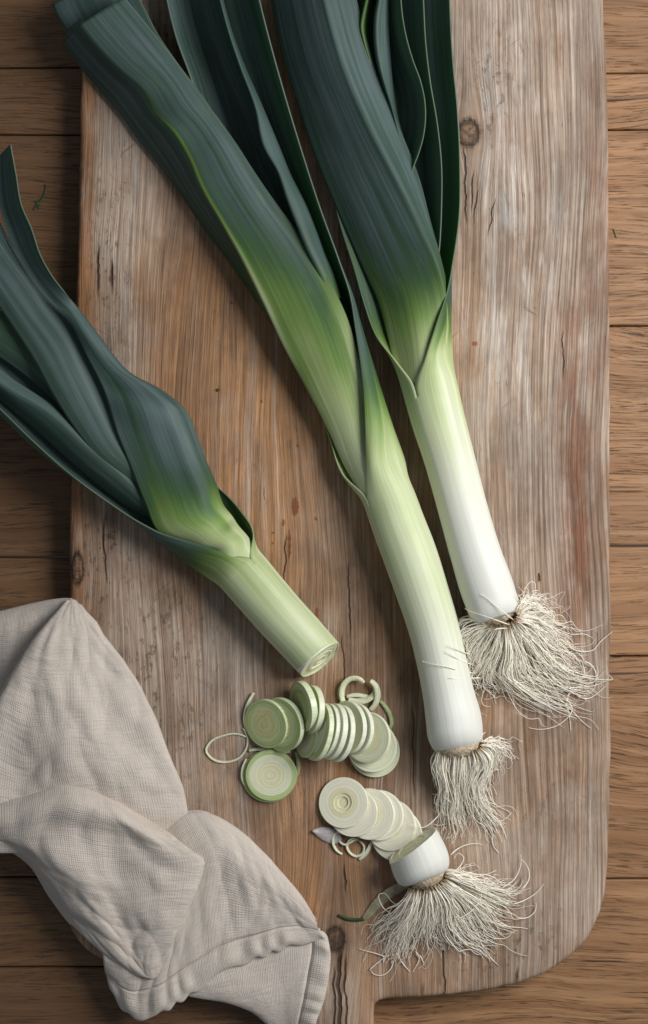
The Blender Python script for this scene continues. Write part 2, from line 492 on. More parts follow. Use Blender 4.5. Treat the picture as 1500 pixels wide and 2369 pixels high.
def root_material():
    m = Mat('leek_root', 0.55, 0.3)
    g = m.attr('grad')
    x, y, z = m.coord('Object')
    n = m.noise(x * 500.0, y * 500.0, z * 500.0, 2)
    c = m.mix(n.ss(0.3, 0.7), (0.90, 0.83, 0.675), (0.94, 0.90, 0.79))
    c = m.mix(g * n.ss(0.1, 0.55), c, (0.36, 0.225, 0.115))
    m.put('Base Color', c)
    m.sss(0.2, 0.001)
    return m.mat

def linen_material():
    m = Mat('linen_gauze', 0.92, 0.12)
    u, v, _ = m.coord('UV')
    du = (m.noise(u * 55.0, v * 55.0, 1.0, 3, 0.6) - 0.5) * 0.0026
    dv = (m.noise(u * 55.0, v * 55.0, 7.0, 3, 0.6) - 0.5) * 0.0026
    k = 2 * PI / 0.00095
    a = ((u + du) * k).sin() * 0.5 + 0.5
    b = ((v + dv) * k).sin() * 0.5 + 0.5
    weave = (a * b).pow(0.6)
    slub = m.noise(u * 900.0, v * 70.0, 3.0, 2, 0.6) * 0.5 + m.noise(u * 70.0, v * 900.0, 5.0, 2, 0.6) * 0.5
    low = m.noise(u * 22.0, v * 22.0, 3.3, 3, 0.6)
    wr = m.noise(u * 130.0, v * 36.0, 8.3, 3, 0.6)
    c = m.mix(weave, (0.55, 0.48, 0.415), (0.685, 0.612, 0.54))
    c = m.mix(slub.ss(0.42, 0.64) * 0.4, c, (0.73, 0.65, 0.57))
    c = m.scale(c, low.ss(0.25, 0.75, 0.93, 1.06))
    m.put('Base Color', c)
    m.bump(weave * 0.22 + slub * 0.55 + wr * 1.7, 0.0010, 0.85)
    m.put('Sheen Weight', 0.12)
    return m.mat

M_BOARD = board_material()
M_OAK = oak_material('oak_plank', False)
M_OAKD = oak_material('dark_oak_plank', True)
M_LEAF = leaf_material()
M_ROOT = root_material()
M_LINEN = linen_material()
M_PLATE = plain('root_plate_brown', (0.36, 0.25, 0.14), (0.72, 0.62, 0.46), 0.8, 0.2, 700.0, 0.0012)
M_PEEL = plain('dry_peel', (0.50, 0.455, 0.43), (0.66, 0.615, 0.59), 0.35, 0.4, 240.0, 0.0003, 0.2)
M_HUSK = plain('dry_husk', (0.40, 0.36, 0.235), (0.60, 0.55, 0.415), 0.45, 0.4, 260.0, 0.0004, 0.2)
for m_, a_ in ((M_PEEL, 0.75), (M_HUSK, 0.6)):
    m_.node_tree.nodes['Principled BSDF'].inputs['Alpha'].default_value = a_
M_CRUMB = plain('green_crumb', (0.020, 0.045, 0.016), (0.05, 0.095, 0.03), 0.6, 0.3, 900.0, 0.0004)
M_SHRED = plain('pale_shred', (0.60, 0.625, 0.40), (0.72, 0.74, 0.56), 0.4, 0.4, 500.0, 0.0003, 0.3)
M_SHREDG = plain('green_shred', (0.30, 0.37, 0.16), (0.46, 0.53, 0.29), 0.4, 0.4, 500.0, 0.0003, 0.3)
RG = [ring_material('ring_green_outer', (0.36, 0.455, 0.165), (0.47, 0.56, 0.265)),
      ring_material('ring_green_mid', (0.47, 0.555, 0.24), (0.575, 0.64, 0.345)),
      ring_material('ring_green_core', (0.53, 0.525, 0.21), (0.67, 0.65, 0.34)),
      ring_material('ring_pale', (0.655, 0.68, 0.46), (0.74, 0.755, 0.56)),
      ring_material('ring_pale_core', (0.70, 0.685, 0.42), (0.77, 0.755, 0.53)),
      ring_material('ring_white', (0.78, 0.755, 0.575), (0.835, 0.815, 0.665)),
      ring_material('ring_cream_core', (0.72, 0.69, 0.42), (0.79, 0.765, 0.54))]

# ------------------------------------------------------------------ table: oak planks running across
table = bpy.data.objects.new('table', None); COL.objects.link(table)
tag(table, kind='structure')
def plank(y0, y1, xa, xb, mat):
    a = P((xa, y0, TH)); b = P((xb, y1, TH))
    x0, x1 = a[0], b[0]; ya, yb = b[1], a[1]
    gap = 0.00045; bev = 0.0011; d = 0.03
    prof = [(ya + gap, -d), (ya + gap, -bev), (ya + gap + bev * 0.35, -bev * 0.3), (ya + gap + bev, 0),
            (yb - gap - bev, 0), (yb - gap - bev * 0.35, -bev * 0.3), (yb - gap, -bev), (yb - gap, -d)]
    nx = 26
    v = []
    for i in range(nx):
        xx = x0 + (x1 - x0) * i / (nx - 1)
        for (yy, zz) in prof:
            w = mnoise.noise(Vector((xx * 9, yy * 40, 3.0))) * 0.0007
            v.append((xx, yy + (w if abs(zz) > 0.0001 or True else 0), zz))
    f = grid_faces(nx, len(prof), True)
    n = len(prof)
    f = [tuple(reversed(q)) for q in f]
    f.append(tuple(range(n))); f.append(tuple(reversed(range((nx - 1) * n, nx * n))))
    o = mesh('plank', v, f, mat, table, smooth=False)
    bm = bmesh.new(); bm.from_mesh(o.data); bmesh.ops.recalc_face_normals(bm, faces=bm.faces); bm.to_mesh(o.data); bm.free()
# the boards meet end to end somewhere under the cutting board; the left ones are given a darker colour
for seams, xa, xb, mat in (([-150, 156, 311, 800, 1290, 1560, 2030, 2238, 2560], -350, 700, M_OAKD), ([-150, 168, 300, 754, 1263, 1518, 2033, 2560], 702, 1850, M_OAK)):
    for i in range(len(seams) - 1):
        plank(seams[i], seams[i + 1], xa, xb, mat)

# ------------------------------------------------------------------ cutting board
outline = [(1392, -60), (1397, 0), (1402, 70), (1408, 200), (1411, 500), (1413, 800), (1414, 1200), (1415, 1500), (1413, 1800), (1411, 1950), (1406, 2040),
           (1394, 2105), (1368, 2165), (1322, 2216), (1268, 2254), (1200, 2280), (1120, 2296), (1000, 2308), (900, 2314), (874, 2317), (867, 2322), (866, 2335), (866, 2480),
           (706, 2480), (706, 2335), (705, 2322), (698, 2316), (660, 2313), (520, 2306), (420, 2294), (330, 2268), (270, 2243), (213, 2213), (187, 2190), (163, 2153), (153, 2110), (152, 2000), (156, 1700),
           (159, 1400), (161, 1200), (168, 1000), (176, 700), (182, 400), (188, 170), (190, -60)]
def board_mesh():
    pts = []
    n = len(outline)
    for i in range(n):                       # fine sampling with slight wobble
        a = np.array(outline[i], float); b = np.array(outline[(i + 1) % n], float)
        k = max(1, int(np.linalg.norm(b - a) / 14))
        for j in range(k):
            pts.append(a + (b - a) * j / k)
    pts = np.array(pts)
    for _ in range(2):                       # soften the corners a little
        pts = 0.5 * pts + 0.25 * np.roll(pts, 1, 0) + 0.25 * np.roll(pts, -1, 0)
    nrm = np.roll(pts, -1, 0) - np.roll(pts, 1, 0)
    nrm = np.stack([nrm[:, 1], -nrm[:, 0]], 1); nrm /= np.linalg.norm(nrm, axis=1)[:, None]
    cen = np.array([785, 1100.0])
    if np.mean(np.sum(nrm * (pts - cen), 1)) < 0: nrm = -nrm
    wob = noise_arr([(p[0] * 0.012, p[1] * 0.012, 0.5) for p in pts]) * 3.0 + noise_arr([(p[0] * 0.06, p[1] * 0.06, 9.5) for p in pts]) * 1.4
    pts = pts + nrm * wob[:, None]
    t = BT / S
    rings = []
    bw = 13 + 6 * noise_arr([(p[0] * 0.01, p[1] * 0.01, 4.5) for p in pts])
    for ins, dz in ((8, -t), (3, -t + 4), (0, -t + 12), (0, -16), (1.5, -9), (5, -4), (9, -1.4), (15, -0.3), (22, 0)):
        k = 1.0 if dz < -20 else bw / 13
        q = pts - nrm * (ins * np.asarray(k))[..., None] if np.ndim(k) else pts - nrm * ins
        v = np.zeros((len(pts), 3))
        v[:, 0] = (q[:, 0] - 750) * S; v[:, 1] = (1184.5 - q[:, 1]) * S; v[:, 2] = BT + dz * S
        rings.append(v)
    N = len(pts)
    V = np.concatenate(rings)
    F = [tuple(f) for f in grid_faces(len(rings), N, True)]
    F.append(tuple(range(N)))
    F.append(tuple(range((len(rings) - 1) * N, len(rings) * N)))
    return V, F
board = thing('cutting_board', 'long weathered pine cutting board with rounded corners and a stub handle', 'cutting board')
V, F = board_mesh()
joint_y = (1184.5 - 2319) * S
for nm, outer in (('board_body', True), ('handle', False)):
    o = mesh(nm, V, F, M_BOARD, board)
    bm = bmesh.new(); bm.from_mesh(o.data)
    bmesh.ops.recalc_face_normals(bm, faces=bm.faces)
    bmesh.ops.bisect_plane(bm, geom=bm.verts[:] + bm.edges[:] + bm.faces[:], plane_co=(0, joint_y, 0), plane_no=(0, -1 if outer else 1, 0), clear_outer=True)
    for f_ in bm.faces:
        f_.smooth = abs(f_.normal.z) < 0.9999
    bm.to_mesh(o.data); bm.free()

# ------------------------------------------------------------------ leek building blocks
def circ(c, T, R, a0, K, step, tilt=0.0, hc=None):
    """K points round a shaft: centre c (px), axis T (px, towards the leaves), angles from the image-right normal"""
    T = np.array(T, float); T /= np.linalg.norm(T)
    Nn = np.array([-T[1], T[0]])             # right of the axis when the axis points up the picture
    out = []
    for i in range(K):
        a = math.radians(a0 + step * i)
        p = np.array(c) + Nn * R * math.cos(a) + T * tilt * (math.sin(a) + 0.0) * R
        out.append((p[0], p[1], (hc if hc is not None else R) + R * math.sin(a)))
    return out

def axis_at(centres, i):
    a = np.array(centres[max(i - 1, 0)][:2]); b = np.array(centres[min(i + 1, len(centres) - 1)][:2])
    return b - a

def shaft_stations(centres, a0, step, K=9, tilt0=0.0):
    out = []
    for i, (x, y, R) in enumerate(centres):
        out.append(circ((x, y), axis_at(centres, i), R, a0, K, step, tilt0 if i == 0 else (tilt0 * 0.55 if i == 1 else 0)))
    return out

def turn(rows):
    """spread hand-set open sections so that their rails follow on from the tube's angles"""
    x = [0, .6, 1.3, 2, 3, 4, 5.2, 6.7, 8]
    return [[tuple(q) for q in hermite(np.arange(9.0), np.array(r_, float), np.array(x))] for r_ in rows]

def tubes(name, lines, mat, parent, sides=5, kind=None, grads=None):
    V, F, Gd = [], [], []
    for li, (pts, r0, r1) in enumerate(lines):
        pts = np.asarray(pts, float); n = len(pts)
        T = np.gradient(pts, axis=0); T /= (np.linalg.norm(T, axis=1)[:, None] + 1e-12)
        up = np.array([0.13, 0.21, 0.97]); A = np.cross(T, up); A /= (np.linalg.norm(A, axis=1)[:, None] + 1e-9); B = np.cross(T, A)
        base = len(V)
        for i in range(n):
            w = i / (n - 1)
            r = r0 + (r1 - r0) * w
            for k in range(sides):
                a = 2 * PI * k / sides
                V.append(pts[i] + (A[i] * math.cos(a) + B[i] * math.sin(a)) * r)
                Gd.append(max(0.0, 1 - w * 10.0))
        for i in range(n - 1):
            for k in range(sides):
                a = base + i * sides + k; b = base + i * sides + (k + 1) % sides
                F.append((a, b, b + sides, a + sides))
        F.append(tuple(base + k for k in range(sides)))
        F.append(tuple(base + (n - 1) * sides + k for k in reversed(range(sides))))
    o = mesh(name, V, F, mat, parent, {'grad': Gd})
    if kind: o['kind'] = kind
    return o

def beard(parent, guides, conv, h0, count, seed, rad=1.35, wig=5.0, lone=(), pile=26):
    """root beard grown between traced guide strands"""
    r = np.random.default_rng(seed)
    gs = [polyline([conv(q) for q in g], 30) for g in guides]
    lines = []
    for c in range(count):
        i = r.integers(0, len(gs) - 1); w = r.random()
        j = i + 1 if r.random() < 0.75 else int(np.clip(i + r.integers(-2, 4), 0, len(gs) - 1))
        L = gs[i] * (1 - w) + gs[j] * w
        keep = 0.42 + 0.58 * r.random() ** 0.8
        n = max(8, int(30 * keep)); L = L[:n].copy()
        t = np.linspace(0, keep, n)
        f1, f2 = r.normal(size=2) * 2.0 + 4, r.normal(size=2) * 3 + 9
        ph = r.random(4) * 6.28
        amp = wig * (0.2 + t) * r.choice([0.4, 0.7, 1.0, 1.6, 2.6])
        L[:, 0] += amp * (np.sin(t * f1[0] + ph[0]) - np.sin(ph[0])) + 0.30 * amp * (np.sin(t * f2[0] * 2.2 + ph[1]) - np.sin(ph[1])) + r.normal() * 3
        L[:, 1] += amp * (np.sin(t * f1[1] + ph[2]) - np.sin(ph[2])) + 0.30 * amp * (np.sin(t * f2[1] * 2.2 + ph[3]) - np.sin(ph[3])) + r.normal() * 3
        hs = h0 * r.uniform(0.25, 1.65)
        h = hs * np.clip(1 - t * 1.15, 0, 1) ** 1.3 + pile * r.random() * np.sin(np.clip(t, 0, 1) * PI) ** 1.0 * (1 - t * .6) + 1.6 + 3.5 * r.random()
        rr = rad * r.choice([0.55, 0.7, 0.85, 1.0, 1.3])
        lines.append((P(np.column_stack([L, h])), rr * S * 1.25, rr * S * 0.45))
    tubes('root_beard', lines, M_ROOT, parent, 5, 'stuff')
    for g in lone:
        L = polyline([conv(q[:2]) for q in g], 34)
        hz = np.interp(np.linspace(0, 1, 34), np.linspace(0, 1, len(g)), [q[2] for q in g])
        tubes('root', [(P(np.column_stack([L, hz])), 1.45 * S, 0.6 * S)], M_ROOT, parent, 6)

def root_plate(parent, c, T, R, hc, ln, seed):
    """knobbly basal plate closing the shaft; T points from the plate towards the leaves"""
    st, nv = [], 26
    T = np.array(T, float); T /= np.linalg.norm(T)
    for k, (f, rr) in enumerate(((0.35, 1.0), (0.0, 0.98), (-0.35, 0.86), (-0.7, 0.62), (-0.95, 0.3), (-1.0, 0.02))):
        cc = np.array(c) + T * f * ln
        row = circ(cc, T, R * rr, 0, nv, 360.0 / nv, 0, hc)
        st += [(p[0] + random.uniform(-1, 1) * 3 * (k > 0), p[1] + random.uniform(-1, 1) * 3 * (k > 0), max(1.0, p[2] + random.uniform(-1, 1) * 3 * (k > 0))) for p in row]
    mesh('root_plate', P(np.array(st)), grid_faces(6, nv, True), M_PLATE, parent)

def slice_rings(parent, R, th, fr, mats, seed, wav=0.04, inner=0.10, dish=0.0, jitter=0.02, name='ring'):
    """concentric layers of a cut leek, each a ring of its own, in the parent's local frame (z = slice normal)"""
    r = np.random.default_rng(seed)
    ph = r.random(8) * 6.28
    am = r.normal(size=8)
    n = 56
    a = np.arange(n) * 2 * PI / n
    def shape(f):
        w = 0.6 * wav * (am[0] * np.cos(2 * a + ph[0]) * 0.5 + am[1] * np.cos(3 * a + ph[1]) * 0.25)
        w2 = inner * (1 - f) * (0.75 * np.cos(2 * a + ph[3]) + 0.5 * am[4] * np.cos(3 * a + ph[4]) + 0.30 * am[5] * np.cos(5 * a + ph[5]) + 0.18 * am[6] * np.cos(7 * a + ph[6]))
        return f * (1 + w + w2)
    fr = [fr[0]] + [f + r.normal() * 0.020 for f in fr[1:]]
    ex = (r.normal(size=2)) * R * 0.06
    for i in range(len(fr)):
        fo = fr[i]; fi = fr[i + 1] if i + 1 < len(fr) else 0.0
        g = 0.0
        ro = shape(fo) * R - g; ri = np.maximum(shape(fi) * R, 0.0)
        top = th / 2 + r.normal() * jitter * S * 0.5 - dish * max(0, (0.5 - fo)) * 2
        bot = -th / 2 + abs(r.normal()) * jitter * S
        wd = ro - ri
        b = np.minimum(wd * 0.05, 0.10 * S) if i else np.minimum(wd * 0.2, 1.6 * S)
        prof = [(ro, bot, fo), (ro, top, fo)] if i else [(ro, bot, fo), (ro, top - b, fo), (ro - b * 0.35, top - b * 0.35, fo), (ro - b, top, fo)]
        if fi > 0:
            prof += [(ri, top, fi), (ri, bot, fi)]
        V = []
        for (rad, z, ff) in prof:
            cx, cy = ex * (1 - ff)
            zz = np.broadcast_to(z, (n,))
            V += [(rad[k] * math.cos(a[k]) + cx, rad[k] * math.sin(a[k]) + cy, zz[k]) for k in range(n)]
        m_ = len(prof); F = []
        for q in range(m_ - 1 if fi == 0 else m_):
            for k in range(n):
                A_ = q * n + k; B_ = q * n + (k + 1) % n; C_ = ((q + 1) % m_) * n + (k + 1) % n; D_ = ((q + 1) % m_) * n + k
                F.append((A_, B_, C_, D_))
        if fi == 0:
            F.append(tuple((m_ - 1) * n + k for k in range(n))); F.append(tuple(reversed(range(n))))
        o = mesh(name, V, F, mats[min(i, len(mats) - 1)], parent, origin=(0, 0, 0))
        o.data.set_sharp_from_angle(angle=math.radians(24))

# ------------------------------------------------------------------ right-hand leek (roots at the lower right)
def right_leek():
    t = thing('leek', 'whole leek with the whitest shaft and a wide tangled mop of roots', 'leek', P((1137, 1390, 0)), 'whole leeks with roots')
    cen = [(1152, 1430, 50), (1146, 1412, 58), (1135, 1380, 61), (1101, 1278, 58.5), (1073, 1180, 57), (1040, 1057, 58.5), (1014, 967, 62), (999, 908, 63.8), (996, 896, 64)]
    st = shaft_stations(cen, 124, -45)
    st += turn([
        [(984, 828, 128), (1015, 818, 116), (1046, 806, 64), (1036, 806, 22), (985, 815, 2), (935, 828, 18), (908, 836, 55), (908, 836, 78), (914, 834, 92)],
        [(1008, 756, 124), (1032, 750, 102), (1045, 745, 60), (1035, 745, 22), (985, 750, 2), (925, 765, 18), (882, 775, 48), (874, 778, 62), (871, 780, 72)],
        [(1036, 676, 112), (1044, 675, 86), (1045, 675, 58), (1030, 675, 24), (980, 680, 4), (915, 690, 18), (862, 700, 42), (849, 703, 54), (842, 705, 62)],
        [(1051, 600, 97), (1047, 600, 76), (1039, 602, 50), (1018, 605, 22), (965, 610, 4), (900, 615, 18), (850, 618, 38), (832, 620, 48), (818, 622, 56)],
        [(1064, 505, 102), (1056, 507, 78), (1041, 508, 50), (1010, 510, 22), (950, 515, 4), (880, 520, 18), (825, 522, 36), (802, 525, 45), (788, 527, 52)],
        [(1066, 384, 107), (1056, 385, 80), (1036, 387, 50), (1000, 390, 22), (935, 395, 5), (860, 400, 18), (800, 400, 34), (776, 402, 42), (758, 404, 48)],
        [(1060, 252, 107), (1048, 254, 80), (1026, 256, 50), (985, 260, 22), (915, 262, 5), (835, 265, 18), (770, 265, 32), (738, 267, 40), (716, 268, 45)],
        [(1049, 135, 107), (1037, 135, 80), (1012, 135, 50), (970, 135, 22), (900, 135, 5), (810, 135, 18), (745, 135, 32), (706, 135, 38), (680, 135, 42)],
        [(1041, -50, 107), (1029, -50, 80), (1000, -50, 50), (955, -50, 22), (880, -50, 5), (790, -50, 18), (715, -50, 30), (668, -50, 36), (640, -50, 40)]])
    gr = [0, 0, 0, 0.01, 0.05, 0.14, 0.22, 0.27, 0.28, 0.38, 0.62, 0.78, 0.72, 0.74, 0.78, 0.82, 0.85, 0.9]
    loft('shaft', st, gr, M_LEAF, t, 190, 60, 0.0009, seed=1, offset=-1)
    # broad front blade with its keel up
    WL, WR = (0, .3, .6, .85, .965), (.05, .2, .6, 1)
    def blade(L, k, Rr, bl=8, br=4):
        L, k, Rr = map(np.array, (L, k, Rr))
        out = [L + (k - L) * w + np.array([0, 0, bl * math.sin(w * PI)]) for w in WL] + [k]
        out += [k + (Rr - k) * w + np.array([0, 0, br * math.sin(w * PI)]) for w in WR]
        return [tuple(map(float, q)) for q in out]
    def arc(c, T, R, aL, aK, aR, hc):
        out = []
        for a in [aL + (aK - aL) * w for w in WL] + [aK] + [aK + (aR - aK) * w for w in WR]:
            out += circ(c, T, R, a, 1, 0, 0, hc)
        return out
    F0 = [arc((1030, 1025), (-0.3, -0.95), 52, 178, 37, -100, 59), arc((1008, 948), (-0.28, -0.96), 54, 178, 37, -60, 61),
          arc((992, 890), (-0.2, -0.98), 57, 178, 37, -20, 61),
          blade((916, 850, 58), (1033, 828, 88), (1036, 826, 46), 44, 2), blade((899, 780, 58), (1036, 752, 94), (1039, 747, 58), 34, 2),
          blade((875, 696, 56), (1030, 680, 112), (1035, 670, 80), 22, 2), blade((840, 618, 56), (1012, 612, 135), (1020, 600, 104), 12), blade((792, 510, 55), (976, 530, 140), (997, 518, 100), 12),
          blade((738, 384, 52), (922, 423, 145), (970, 415, 98)), blade((690, 240, 50), (847, 278, 150), (914, 272, 100)), blade((654, 126, 48), (793, 150, 152), (862, 140, 104)),
          blade((627, 0, 46), (752, 5, 150), (825, 0, 104)), blade((615, -60, 46), (738, -60, 150), (812, -60, 104))]
    loft('leaf', F0, [0.2, 0.25, 0.30, 0.36, 0.48, 0.64, 0.76, 0.86, 0.92, 0.94, 0.96, 0.98, 1], M_LEAF, t, 150, 50, 0.0008, 0.0005, 2)
    # nested blades standing behind it, margins up
    def channel(marg, wl, hs, grads, seed, lean=1.0):
        st_ = []
        for (x, y, h) in marg:
            st_.append([(x, y, h), (x - 9 * lean, y + 1, h * 0.80), (x - 24 * lean, y + 2, h * 0.55), (x - wl * 0.55, y + 3, h * 0.24 + hs), (x - wl, y + 4, 8 + hs), (x - wl * 1.5, y + 4, 22 + hs), (x - wl * 1.8, y + 4, 40 + hs)])
        loft('leaf', st_, grads, M_LEAF, t, 80, 26, 0.0007, 0.0004, seed)
    channel([(1000, 690, 95), (1012, 625, 100), (1018, 565, 104), (1022, 480, 110), (1022, 385, 114), (1012, 285, 116), (996, 190, 118), (985, 95, 118), (980, 0, 118), (977, -50, 118)], 95, 6, [.7] + [.85] * 9, 3)
    channel([(940, 470, 100), (955, 392, 112), (969, 355, 116), (979, 320, 120), (985, 270, 123), (983, 232, 124), (974, 190, 124), (956, 140, 124), (941, 88, 124), (932, 40, 124), (928, 0, 124), (924, -50, 124)], 80, 12, [.75] + [.86] * 11, 4)
    # two blades leaning the other way: their outer faces catch the window
    def roof(marg, right, grads, seed):
        st_ = []
        for (a, b) in zip(marg, right):
            x, y, h = a; u, v_, g_ = b
            st_.append([(x - 4, y, h - 12), (x, y, h), (u, v_, g_), (u + 8, v_, g_ * 0.6), (u + 4, v_, 18)])
        loft('leaf', st_, grads, M_LEAF, t, 60, 20, 0.0007, 0.0003, seed)
    roof([(925, 330, 105), (905, 245, 112), (890, 196, 120), (877, 148, 124), (870, 100, 126), (870, 44, 126), (877, 0, 126), (884, -50, 126)],
         [(940, 350, 80), (918, 292, 84), (907, 245, 88), (899, 177, 90), (895, 120, 90), (893, 60, 90), (895, 0, 90), (900, -50, 90)], [.75] + [.84] * 7, 5)
    roof([(868, 200, 105), (853, 130, 112), (842, 92, 116), (837, 60, 118), (842, 30, 118), (849, 0, 118), (858, -50, 118)],
         [(874, 210, 85), (858, 140, 90), (848, 100, 92), (845, 60, 92), (848, 30, 92), (853, 0, 92), (862, -50, 92)], [.6] * 7, 6)
    root_plate(t, (1150, 1424), (-0.3, -0.95), 44, 56, 22, 1)
    cv = lambda q: (900 + q[0] / 2.5, 1350 + q[1] / 2.5)
    g = [[(560, 230), (440, 205), (405, 240), (440, 320), (550, 370), (690, 370)], [(590, 240), (470, 290), (425, 330), (470, 400), (600, 420), (720, 400)],
         [(610, 245), (520, 350), (480, 430), (510, 490), (540, 545), (470, 545), (360, 540)], [(630, 250), (560, 420), (530, 500), (470, 510), (380, 500), (270, 470)],
         [(650, 250), (620, 420), (560, 520), (640, 600), (760, 650), (820, 670)], [(680, 240), (700, 420), (690, 540), (780, 610), (900, 680), (1050, 740), (1150, 810)],
         [(700, 235), (770, 400), (820, 520), (920, 590), (1040, 640), (1120, 680), (1230, 600)], [(720, 225), (830, 350), (900, 450), (980, 530), (1060, 580), (1190, 560), (1170, 470)],
         [(735, 215), (850, 280), (930, 380), (1020, 420), (1070, 490), (1130, 530), (1120, 460)], [(740, 205), (860, 220), (930, 270), (1000, 330), (1060, 370), (1150, 400)],
         [(745, 190), (850, 160), (910, 200), (950, 270), (1000, 310)], [(745, 170), (820, 105), (870, 140), (900, 200), (940, 250)], [(745, 160), (800, 95), (850, 120), (880, 170), (870, 230)]]
    lone = [[(1000, 330, 20), (1100, 390, 8), (1180, 385, 5), (1225, 335, 6), (1295, 278, 4)], [(1000, 650, 10), (1060, 730, 4), (1000, 805, 3), (900, 842, 3), (810, 834, 3)],
            [(980, 660, 10), (1060, 735, 5), (1110, 790, 3), (1170, 838, 3)], [(1080, 640, 8), (1150, 665, 4), (1210, 630, 4), (1255, 590, 5)], [(1040, 600, 14), (1120, 600, 8), (1190, 590, 5), (1255, 560, 4)],
            [(1100, 560, 8), (1130, 520, 8), (1122, 470, 10), (1110, 440, 6)], [(1130, 450, 14), (1180, 480, 10), (1198, 530, 6), (1195, 575, 4)],
            [(720, 210, 112), (620, 130, 122), (560, 80, 124), (530, 62, 122)], [(700, 240, 112), (560, 190, 124), (470, 160, 112), (440, 145, 90)], [(690, 260, 110), (640, 260, 122), (540, 290, 90), (450, 280, 50), (410, 240, 34)],
            [(500, 520, 40), (450, 512, 84), (400, 500, 114), (330, 480, 123), (250, 465, 120), (195, 450, 108)], [(540, 545, 30), (470, 548, 66), (420, 552, 106), (350, 545, 121)], [(480, 412, 44), (440, 400, 88), (400, 380, 112), (350, 355, 122)], [(490, 470, 40), (440, 455, 88), (390, 430, 112), (330, 390, 122)],
            [(560, 600, 14), (620, 620, 6), (600, 660, 3), (550, 668, 3)], [(640, 640, 12), (610, 600, 6), (608, 650, 4), (620, 695, 3)], [(540, 540, 20), (530, 575, 8), (575, 580, 4)],
            [(1060, 600, 9), (1030, 690, 5), (1045, 770, 3), (1052, 850, 3)], [(760, 105, 80), (760, 80, 95), (745, 62, 100)], [(790, 640, 9), (860, 660, 5), (865, 700, 3)]]
    beard(t, g, cv, 52, 680, 11, 0.95, 11.5, lone, 40)
right_leek()

